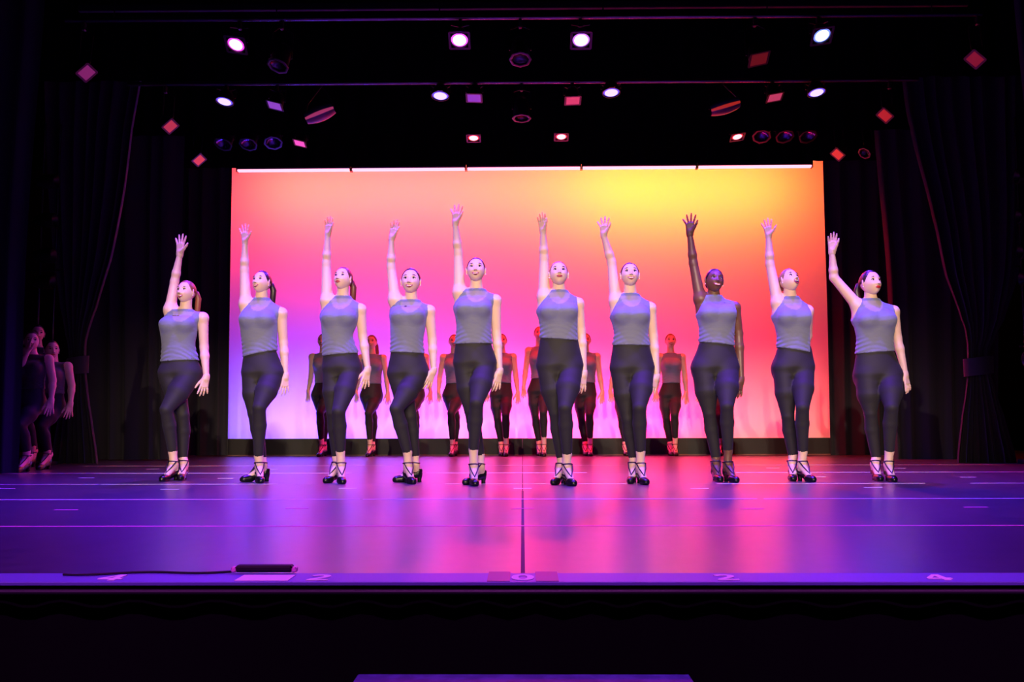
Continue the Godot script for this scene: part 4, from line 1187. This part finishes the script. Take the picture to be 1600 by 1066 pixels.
func build_cloths() -> void:
	# the backcloth: nearly flat, with slow waves
	var rows := []
	for y in 25:
		var r := PackedVector3Array()
		for x in 61:
			var u := -4.9 + 9.8 * x / 60.0
			r.append(Vector3(u, 5.0 - 4.99 * y / 24.0, -14.35 + 0.004 * sin(u * 2.3) + 0.003 * sin(u * 5.1 + y * 0.2)))
		rows.append(r)
	var s := Soup.new()
	s.grid(rows)
	tag(put("backcloth", s.mesh(), mats.cloth), "white backcloth across the rear of the stage washed in pink, orange and yellow", "backdrop")
	# the low black board that hides the lamps on the floor
	var o := thing("ground_row", "low black board along the foot of the backcloth", "screen", Vector3(0, 0, -13.58))
	for q in 4:
		s = Soup.new()
		s.box(Vector3(-3.45 + 2.3 * q, 0.118, 0), Vector3(2.2995, 0.232, 0.02), 0.0)
		put("board", s.mesh(), mats.board, o)
	s = Soup.new()
	s.box(Vector3(0, 0.004, 0.02), Vector3(9.2, 0.008, 0.05), 0.001)
	put("foot_strip", s.mesh(), mats.wood, o)
	var g := "black stage drapes"
	drape("stage_curtain", "black drape at the far left edge of the picture", "curtain", LEG_LEFT_A, -8.93, 9, 0.05, mats.velvet, g, 0.0, 2)
	drape("stage_curtain", "black drape at the far right edge of the picture", "curtain", LEG_RIGHT_A, -8.93, 9, 0.05, mats.velvet, g, 0.0, 3)
	var tl := drape("tied_curtain", "black drape tied back at the left, behind the watching performers", "curtain", TIED_LEFT, -10.9, 7, 0.06, mats.velvet, g, 0.0, 4)
	var tr := drape("tied_curtain", "black drape tied back at the right, beyond the last dancer", "curtain", TIED_RIGHT, -10.9, 8, 0.06, mats.velvet, g, 0.0, 5)
	for q in [[tl, TIED_LEFT[8]], [tr, TIED_RIGHT[8]]]:
		var w: float = q[1].z - q[1].y
		s = Soup.new()
		var ring := []
		for y in 5:
			var line := PackedVector3Array()
			for x in 20:
				var a := -TAU * x / 20.0
				line.append(Vector3((q[1].y + q[1].z) / 2.0 + cos(a) * (w / 2.0 + 0.03), q[1].x + 0.12 - 0.05 * y + 0.02 * cos(a), -10.9 + sin(a) * 0.085))
			ring.append(line)
		s.grid(ring, true)
		put("tie_band", s.mesh(), mats.velvet, q[0])
	drape("stage_curtain", "black drape behind the leftmost front dancer", "curtain", LEG_LEFT_C, -12.0, 6, 0.045, mats.velvet, g, 0.0, 6)
	drape("stage_curtain", "black drape behind the rightmost front dancer, with a thin red edge", "curtain", LEG_RIGHT_C, -12.0, 6, 0.045, mats.velvet, g, 0.0, 7)
	drape("stage_curtain", "black drape that meets the left side of the backcloth", "curtain", LEG_LEFT_D, -13.4, 6, 0.05, mats.velvet, g, 0.0, 8)
	drape("stage_curtain", "black drape with red-lit folds beside the right of the backcloth", "curtain", LEG_RIGHT_D, -13.4, 6, 0.05, mats.velvet, g, 0.0, 9)
	var said := ["black valance behind the front row of lamps", "black valance behind the middle row of lamps", "black valance just above the light bar over the backcloth"]
	for q in 3:
		var e: Array = BORDER_EDGES[q]
		var mid: float = (e[1] + e[2]) / 2.0
		drape("border_curtain", said[q], "valance", [Vector3(6.2, -7.0, 7.0), Vector3(5.0, -7.0, 7.0), Vector3(mid, -7.0, 7.0)], e[0], 44, 0.022, mats.border, "black valances", (e[2] - e[1]) / 7.5, 20 + q)


func build_rig() -> void:
	var g := "pipes for lamps"
	var pipes := [[-7.12, 4.45, "pipe of violet lamps above and before the front dancers", 4.6], [-9.1, 4.42, "long pipe that carries the front row of lamps", 4.48], [-10.66, 4.332, "long pipe that carries the middle row of lamps", 4.5], [-12.3, 4.40, "long pipe that carries the rear row of lamps", 4.6], [-13.38, 4.235, "long pipe that carries the light bar over the backcloth", 4.12]]
	for q in pipes:
		var o := thing("lamp_pipe", q[2], "pipe", Vector3(0, q[1], q[0]), g)
		var s := Soup.new()
		rod(s, Vector3(-q[3], 0, 0), Vector3(q[3], 0, 0), 0.024, 14)
		put("tube", s.mesh(), mats.steel, o)
		s = Soup.new()
		s.box(Vector3(0, 0.13, -0.03), Vector3(q[3] * 1.95, 0.07, 0.05), 0.006)
		put("cable_tray", s.mesh(), mats.black, o)
		for k in 6:
			s = Soup.new()
			rod(s, Vector3(-4.0 + 1.6 * k, 0, 0), Vector3(-4.0 + 1.6 * k, 7.6 - q[1], 0), 0.006, 6)
			put("hanger", s.mesh(), mats.black, o)
	# front row: magenta to blue
	var first_c := [Color(1.0, 0.22, 0.95), Color(0.95, 0.30, 1.0), Color(0.72, 0.42, 1.0), Color(0.42, 0.50, 1.0)]
	var first_l := [Color(0.38, 0.06, 1.0), Color(0.58, 0.10, 1.0), Color(0.45, 0.12, 1.0), Color(0.30, 0.08, 1.0)]
	var first_n := ["glowing pink lamp", "glowing pale magenta lamp", "glowing pale violet lamp", "glowing blue-white lamp"]
	var p: Vector3
	for q in 4:
		p = FIRST_PARS[q]
		lamp("par_light", first_n[q] + " in the front row of lamps", "round lamps, front row", p, 30, [-8, 0, 0, 8][q], "par", first_c[q], 5.0, Vector3(p.x, 4.42, -9.1), [42.0, 8.0, 7.0, 34.0][q], [44, 44, 44, 54][q], 0.084, first_l[q])
	var frames := ["unlit lamp with a pinkish frame, left in the front row", "unlit lamp with an empty ring frame, middle of the front row", "unlit lamp with a red frame and a painted glow, right in the front row"]
	for q in 3:
		p = FIRST_FRAMES[q]
		lamp("framed_light", frames[q], "framed lamps", p, 20, [-12, 0, 12][q], "gel" if q == 2 else "frame", [Color.BLACK, Color.BLACK, Color(0.62, 0.12, 0.14)][q], 0.3, Vector3(p.x, 4.42, -9.1))  # the red one is unlit too; its dim glow is painted reflected light
	# middle row: violet
	var second_n := ["leftmost violet lamp of the middle row", "violet lamp of the middle row, left of centre", "violet lamp of the middle row, right of centre", "rightmost violet lamp of the middle row"]
	for q in 4:
		p = SECOND_PARS[q]
		lamp("par_light", second_n[q], "round lamps, middle row", p, 14, [-6, -2, 2, 6][q], "par", Color(0.42, 0.30, 1.0), 3.0, Vector3(p.x, 4.332, -10.66), [2.0, 21.0, 21.0, 9.0][q], [40, 62, 62, 46][q], 0.095, Color(0.40, 0.24, 1.0))
	var gels := [[Color(0.62, 0.30, 0.85), "square violet gel lamp at the left of the middle row"], [Color(0.50, 0.22, 0.80), "square violet gel lamp left of centre in the middle row"], [Color(0.85, 0.25, 0.42), "square pink gel lamp right of centre in the middle row"], [Color(0.80, 0.25, 0.42), "square pink gel lamp at the right of the middle row"]]
	for q in 4:
		p = SECOND_GELS[q]
		lamp("gel_light", gels[q][1], "square gel lamps", p, 14, [-14, -2, 2, 10][q], "gel", gels[q][0], 0.75, Vector3(p.x, 4.332, -10.66), 0.0, 35, 0.082)
	p = SECOND_FRAMES[0]
	lamp("framed_light", "unlit lamp with an empty ring frame, middle row", "framed lamps", p, 8, 0, "frame", Color.BLACK, 0.0, Vector3(p.x, 4.332, -10.66))
	# rear row: red
	var third_n := ["glowing red lamp of the rear row, left of centre", "glowing red lamp of the rear row, right of centre", "glowing red lamp at the right of the rear row"]
	for q in 3:
		p = THIRD_PARS[q]
		lamp("par_light", third_n[q], "round lamps, rear row", p, 16, [0, 0, 8][q], "par", Color(1.0, 0.12, 0.18), 6.0, Vector3(p.x, 4.40, -12.3), 26.0, 62, 0.075, Color(1.0, 0.05, 0.04))
	p = THIRD_GELS[0]
	lamp("gel_light", "bright pink square gel lamp at the left of the rear row", "square gel lamps", p, 14, -14, "gel", Color(1.0, 0.35, 0.80), 0.9, Vector3(p.x, 4.40, -12.3), 0.0, 35, 0.075)
	var dark_n := ["dark blue lamp bowl, outermost of the left three", "dark blue lamp bowl, middle of the left three", "dark pinkish lamp bowl, innermost of the left three", "dark violet lamp bowl, innermost of the right three", "dark violet lamp bowl, middle of the right three", "dark violet lamp bowl, outermost of the right three"]
	for q in 6:
		p = DARK_PARS[q]
		lamp("dark_light", dark_n[q], "unlit lamp bowls", p, 28, [-10, -4, 6, -6, 4, 8][q], "dark", Color.BLACK, 0.0, Vector3(p.x, 4.40, -12.3), 0.0, 35, 0.1)
	# lamps at the ends of the pipes, tipped inwards
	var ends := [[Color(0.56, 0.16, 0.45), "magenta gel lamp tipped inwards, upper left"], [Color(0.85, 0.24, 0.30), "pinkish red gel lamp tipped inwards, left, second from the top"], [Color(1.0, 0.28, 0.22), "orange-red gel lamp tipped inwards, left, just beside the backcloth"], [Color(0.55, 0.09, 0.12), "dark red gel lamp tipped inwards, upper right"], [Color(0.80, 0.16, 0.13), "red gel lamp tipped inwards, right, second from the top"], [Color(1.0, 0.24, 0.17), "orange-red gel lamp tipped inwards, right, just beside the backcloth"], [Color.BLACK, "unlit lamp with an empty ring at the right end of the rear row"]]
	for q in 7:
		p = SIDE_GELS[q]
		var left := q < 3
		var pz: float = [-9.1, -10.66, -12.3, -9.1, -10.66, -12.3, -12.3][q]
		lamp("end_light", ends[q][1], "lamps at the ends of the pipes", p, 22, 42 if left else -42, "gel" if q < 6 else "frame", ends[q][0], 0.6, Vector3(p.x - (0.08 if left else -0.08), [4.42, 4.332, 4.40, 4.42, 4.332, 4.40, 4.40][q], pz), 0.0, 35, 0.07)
	# two long floods on the middle pipe
	for q in 2:
		p = SCOOPS[q]
		var o := thing("flood_light", ["long hooded flood lamp tipped to the left, middle row", "long hooded flood lamp tipped to the right, middle row"][q], "stage light", p, "hooded floods")
		var turn := Basis(Vector3.BACK, deg_to_rad([22, 17][q])) * Basis(Vector3.RIGHT, deg_to_rad(-25))
		var t := Transform3D(turn, Vector3.ZERO)
		var s := Soup.new()
		# a half barrel that bulges down and to the front; reflected light is painted as a glow along its lower edge
		var shell := func(from: float, to: float, grow: float) -> Soup:
			var rows := []
			for y in 9:
				var a := lerpf(from, to, y / 8.0)
				var line := PackedVector3Array()
				for x in 13:
					var u := -1.0 + x / 6.0
					var bow := (0.10 + grow) * (1.0 - 0.35 * u * u)
					line.append(t * Vector3(u * 0.17, -bow * sin(a) * 0.75, bow * cos(a)))
				rows.append(line)
			var k := Soup.new()
			k.grid(rows)
			return k
		put("hood", shell.call(-0.6, PI, 0.0).mesh(), mats.hood, o)
		put("hood_painted_glow", shell.call(0.55, 1.0, 0.003).mesh(), glow([Color(0.80, 0.26, 0.50), Color(0.85, 0.20, 0.18)][q], 0.5), o)
		s = Soup.new()
		for k in [-1.0, 1.0]:
			s.tube(PackedVector3Array([t * Vector3(k * 0.17, 0.03, 0), Vector3(k * 0.15, 0.12, -0.03), Vector3(0, 4.295 - p.y, -10.66 - p.z)]), PackedFloat32Array([0.008, 0.008, 0.008]), 6)
		put("yoke", s.mesh(), mats.can, o)
	# the violet lamps that hang before the front dancers, above the picture
	for q in 6:
		lamp("par_light", "violet lamp above the picture, %s of the pipe before the dancers" % ["first", "second", "third", "fourth", "fifth", "sixth"][q], "round lamps before the dancers", Vector3(-2.75 + 1.1 * q, 4.2, -7.12), -2, 0, "par", Color(0.6, 0.4, 1.0), 2.0, Vector3(-2.75 + 1.1 * q, 4.45, -7.12), OVERHEAD, 44, 0.09, Color(0.47, 0.20, 1.0))
	# violet lamps over the house, aimed at the edge of the stage
	for q in 3:
		var at := Vector3(-2.6 + 2.6 * q, 5.2, 0.5)
		lamp("par_light", "violet lamp over the house, %s of three, aimed at the stage edge" % ["left", "middle", "right"][q], "round lamps over the house", at, -36, 0, "par", Color(0.5, 0.3, 1.0), 2.0, at + Vector3(0, 0.3, 0.1), APRON, 19, 0.09, Color(0.92, 0.36, 1.0))
	var hp := thing("lamp_pipe", "pipe over the house that carries three violet lamps", "pipe", Vector3(0, 5.5, 0.6), g)
	var ps := Soup.new()
	rod(ps, Vector3(-4, 0, 0), Vector3(4, 0, 0), 0.024, 14)
	put("tube", ps.mesh(), mats.steel, hp)
	for k in 3:
		ps = Soup.new()
		rod(ps, Vector3(-3.0 + 3.0 * k, 0, 0), Vector3(-3.0 + 3.0 * k, 2.1, 0), 0.01, 6)
		put("hanger", ps.mesh(), mats.black, hp)
	# the battens that wash the backcloth from above and from behind the low board
	var order := ["leftmost", "second", "middle", "fourth", "rightmost"]
	for q in 5:
		var a := -4.055 + 1.634 * q
		var ya := 4.065 + 0.005 * q
		batten("led_batten", "%s length of the glowing white-pink light bar over the backcloth" % order[q], "light bars over the backcloth", Vector3(a, ya, -13.38), Vector3(a + 1.63, ya + 0.005, -13.38), -4.0, Color(1.0, 0.62, 0.72), 2.2, TOP_WASH[q][0], TOP_WASH[q][1], true)
	for q in 5:
		var a := -4.15 + 1.664 * q
		batten("floor_batten", "%s light bar on the floor behind the low black board" % order[q], "light bars behind the low board", Vector3(a, 0.036, -13.74), Vector3(a + 1.655, 0.036, -13.74), 85.0, Color(0.8, 0.5, 1.0), 1.0, LOW_WASH[q][0], LOW_WASH[q][1], false)
	# profile lamps in the house; their shutters end the beam above the dancers' elbows
	for q in 4:
		var at := Vector3(-3.3 + 2.2 * q, 4.2, 5.0)
		var o := thing("profile_light", "white profile lamp in the house, %s from the left" % ["first", "second", "third", "fourth"][q], "stage light", at, "profile lamps in the house")
		var to := Vector3(at.x * 0.3, 0.5, -8.5) - at
		var b := Basis.looking_at(to.normalized(), Vector3.UP)
		var t := Transform3D(b, Vector3.ZERO)
		var s := Soup.new()
		s.lathe(PackedVector2Array([Vector2(0, 0.5), Vector2(0.09, 0.5), Vector2(0.12, 0.42), Vector2(0.09, 0.3), Vector2(0.085, 0.02), Vector2(0.09, 0.0), Vector2(0.075, 0.0)]), t * Transform3D(Basis(Vector3.RIGHT, PI / 2.0), Vector3.ZERO), 20)
		put("housing", s.mesh(), mats.can, o)
		s = Soup.new()
		s.lathe(PackedVector2Array([Vector2(0.074, 0.0), Vector2(0.04, -0.008), Vector2(0.0005, -0.01)]), t * Transform3D(Basis(Vector3.RIGHT, PI / 2.0), Vector3.ZERO), 20)
		put("lens_lamp", s.mesh(), glow(Color(1, 0.9, 0.8), 4.0), o)
		# the shutters: their edges lie on the lines to the elbows, the feet and the ends of the front row
		var dist := 0.5
		var upper := -(at.y - 1.86) / 12.55 * (dist - 0.03)
		var lower := -at.y / 11.6 * (dist - 0.03)
		var west := (-3.4 - at.x) / 12.6 * (dist - 0.03)
		var east := (3.45 - at.x) / 12.6 * (dist - 0.03)
		for e in [[Vector3(0, upper + 0.15, -dist), Vector3(0.9, 0.3, 0.003)], [Vector3(0, lower - 0.15, -dist), Vector3(0.9, 0.3, 0.003)], [Vector3(west - 0.15, -0.1, -dist - 0.004), Vector3(0.3, 0.6, 0.003)], [Vector3(east + 0.15, -0.1, -dist - 0.004), Vector3(0.3, 0.6, 0.003)]]:
			s = Soup.new()
			s.box(e[0], e[1], 0.0)
			put("shutter", s.mesh(), mats.can, o)
		s = Soup.new()
		rod(s, Vector3(0.25, 0.06, -dist), b * Vector3(0.08, 0.05, 0.1), 0.006, 6)
		rod(s, Vector3(-0.25, 0.06, -dist), b * Vector3(-0.08, 0.05, 0.1), 0.006, 6)
		put("arm", s.mesh(), mats.can, o)
		var l := SpotLight3D.new()
		l.name = "beam"
		l.light_color = HOUSE_COLOR
		l.light_energy = HOUSE
		l.spot_range = 40.0
		l.spot_attenuation = 2.0
		l.spot_angle = 24.0
		l.spot_angle_attenuation = 0.6
		l.light_size = 0.02
		l.shadow_enabled = true
		o.add_child(l)
		l.transform = Transform3D(b, b * Vector3(0, 0, -0.03))


func build_dancers() -> void:
	make_head()
	make_shoe()
	make_bits()
	hands.open = make_hand(1.5, [0.05, 0.02, 0.05, 0.02], 0.85, 0.15)
	hands.slim = make_hand(0.6, [0.10, 0.06, 0.16, 0.22], 0.40, 0.12)
	hands.fan = make_hand(1.9, [0.10, 0.02, 0.04, -0.12], 0.60, 0.25)
	hands.low = make_hand(1.1, [0.06, 0.22, 0.26, 0.16], 0.60, 0.05)
	var said := [
		"dancer with ginger ponytail, leftmost of the front row, arm raised before the black drape",
		"dancer with dark ponytail and lifted chin, second from the left in the front row",
		"dancer with auburn ponytail and closed lips, third from the left in the front row",
		"smiling dancer with one knee crossed over, fourth from the left in the front row",
		"tallest smiling dancer with the highest hand, fifth from the left in the front row",
		"dancer with chin up and closed lips, sixth from the left in the front row",
		"smiling dancer with spread raised fingers, seventh from the left in the front row",
		"dark-skinned dancer with a broad smile, third from the right in the front row",
		"blonde dancer laughing upwards, second from the right in the front row",
		"dancer with red lips, rightmost of the front row, arm bent out before the black drape",
	]
	var palms := ["open", "open", "slim", "slim", "fan", "slim", "fan", "fan", "open", "slim"]
	for q in 10:
		var d: Dictionary = FRONT_ROW[q].duplicate()
		d.hand = palms[q]
		person(d, true, mats.skin_dark if q == 7 else mats.skin, said[q], "front row of dancers")
	var behind := [
		"back-row dancer at the left end, half hidden behind the third front dancer", "back-row dancer with auburn ponytail between the third and fourth front dancers", "back-row dancer mostly hidden behind the fourth front dancer",
		"back-row dancer seen just left of the tallest front dancer", "back-row dancer seen just right of the tallest front dancer", "tall back-row dancer seen just left of the sixth front dancer",
		"back-row dancer seen just right of the sixth front dancer", "back-row dancer hidden behind the seventh front dancer but for a hand", "back-row dancer in full view right of the seventh front dancer", "back-row dancer hidden behind the dark-skinned front dancer",
	]
	for q in 10:
		person(BACK_ROW[q], false, mats.skin, behind[q], "back row of dancers")
	# three who watch from the wing
	var wing := ["dark-haired performer in the left wing, behind the one with a hand at the chin", "performer in black in the left wing, hand at the chin", "performer with hair tied up in the left wing, next to the tied drape"]
	for q in 3:
		var d: Dictionary = BACK_ROW[8].duplicate()
		var high: float = [1.44, 1.28, 1.23][q]
		var k: float = high / d.H.y
		d.base = [Vector3(-5.32, 0, -10.4), Vector3(-4.89, 0, -9.45), Vector3(-4.935, 0, -9.95)][q]
		d.cloth = [Color(0.02, 0.02, 0.025), Color(0.02, 0.02, 0.02), Color(0.10, 0.08, 0.09)][q]
		d.yaw = [35, 30, 40][q]
		d.pitch = 0
		d.mouth = 0
		d.hair = "dark"
		d.tail = 0
		if q == 1:
			d.RE = d.RS + Vector3(0.02, -0.25, 0.06)
			d.RW = d.H + Vector3(0.03, -0.16, 0.14)
			d.RT = d.H + Vector3(0.04, -0.06, 0.13)
		for key in ["H", "N", "RS", "RE", "RW", "RT", "LS", "LE", "LW", "LT", "hemL", "hemR", "bust", "waist", "hip", "FK", "BK", "FA", "BA"]:
			d[key] = d[key] * Vector3(1, k, 1) if key not in ["bust", "waist", "hip"] else Vector3(d[key].x, d[key].y * k, d[key].z)
		d.wing = true
		person(d, false, mats.skin, wing[q], "performers in the wing")


func build_props() -> void:
	# the bar on the edge of the stage, its cable and the sheet before it
	var o := thing("floor_microphone", "flat black bar with a cable, lying on the edge of the stage", "microphone", Vector3(-0.838, 0.0, -3.16))
	var s := Soup.new()
	s.box(Vector3(0, 0.016, 0), Vector3(0.185, 0.022, 0.04), 0.006)
	put("bar", s.mesh(), mats.black, o)
	for q in [-1.0, 1.0]:
		s = Soup.new()
		s.box(Vector3(q * 0.098, 0.013, 0.004), Vector3(0.016, 0.018, 0.03), 0.004)
		put("end_cap", s.mesh(), mats.tape_pink, o)
	s = Soup.new()
	var pts := PackedVector3Array()
	var rad := PackedFloat32Array()
	for q in 24:
		var u := q / 23.0
		pts.append(Vector3(-0.105 - 0.52 * u, 0.007, 0.012 + 0.05 * u + 0.018 * sin(u * 9.0)))
		rad.append(0.004)
	s.tube(pts, rad, 6)
	put("cable", s.mesh(), mats.black, o)
	s = Soup.new()
	s.box(Vector3(-0.805, 0.0035, -3.045), Vector3(0.165, 0.002, 0.105), 0.0)
	tag(put("paper_sheet", s.mesh(), mats.tape_pale), "pale sheet lying in front of the black bar on the stage edge", "paper")
	# the platform below the edge
	o = thing("platform", "scuffed low platform at the bottom of the picture, in front of the stage", "platform", Vector3(0, -0.2, -2.15))
	s = Soup.new()
	s.box(Vector3(0.0, 0.0, 0), Vector3(0.885, 0.04, 0.94), 0.004)
	put("deck", s.mesh(), mats.step, o)
	for x in [-0.4, 0.4]:
		for z in [-0.42, 0.42]:
			s = Soup.new()
			s.box(Vector3(x, -0.46, z), Vector3(0.05, 0.88, 0.05), 0.004)
			put("leg", s.mesh(), mats.black, o)
	# stands with lamps in the wings
	for q in 2:
		var left := q == 0
		var x := -5.47 if left else 5.75
		o = thing("boom_stand", "upright poles with dark lamps in the %s wing" % ("left" if left else "right"), "lamp stand", Vector3(x, 0, -10.7), "lamp stands in the wings")
		for k in 3:
			s = Soup.new()
			rod(s, Vector3(-0.16 + 0.16 * k, 0.02, -0.03 * k), Vector3(-0.16 + 0.16 * k, 3.9, -0.03 * k), 0.014, 10)
			put("pole", s.mesh(), mats.steel, o)
		s = Soup.new()
		s.box(Vector3(0, 0.02, -0.03), Vector3(0.5, 0.04, 0.16), 0.006)
		put("foot", s.mesh(), mats.black, o)
		for h in [1.15, 2.05, 2.35, 2.75, 3.2]:
			s = Soup.new()
			s.lathe(PackedVector2Array([Vector2(0, 0.12), Vector2(0.05, 0.12), Vector2(0.08, 0.03), Vector2(0.085, -0.1), Vector2(0.07, -0.1), Vector2(0.0005, -0.02)]), Transform3D(Basis(Vector3.BACK, PI / 2.0 if left else -PI / 2.0), Vector3(0.1 if left else -0.1, h, 0.06)), 16)
			put("side_lamp", s.mesh(), mats.can, o)
		for h in [1.3, 2.2]:
			s = Soup.new()
			rod(s, Vector3(-0.2, h, -0.05), Vector3(0.25, h, -0.05), 0.012, 8)
			put("rail", s.mesh(), mats.steel, o)
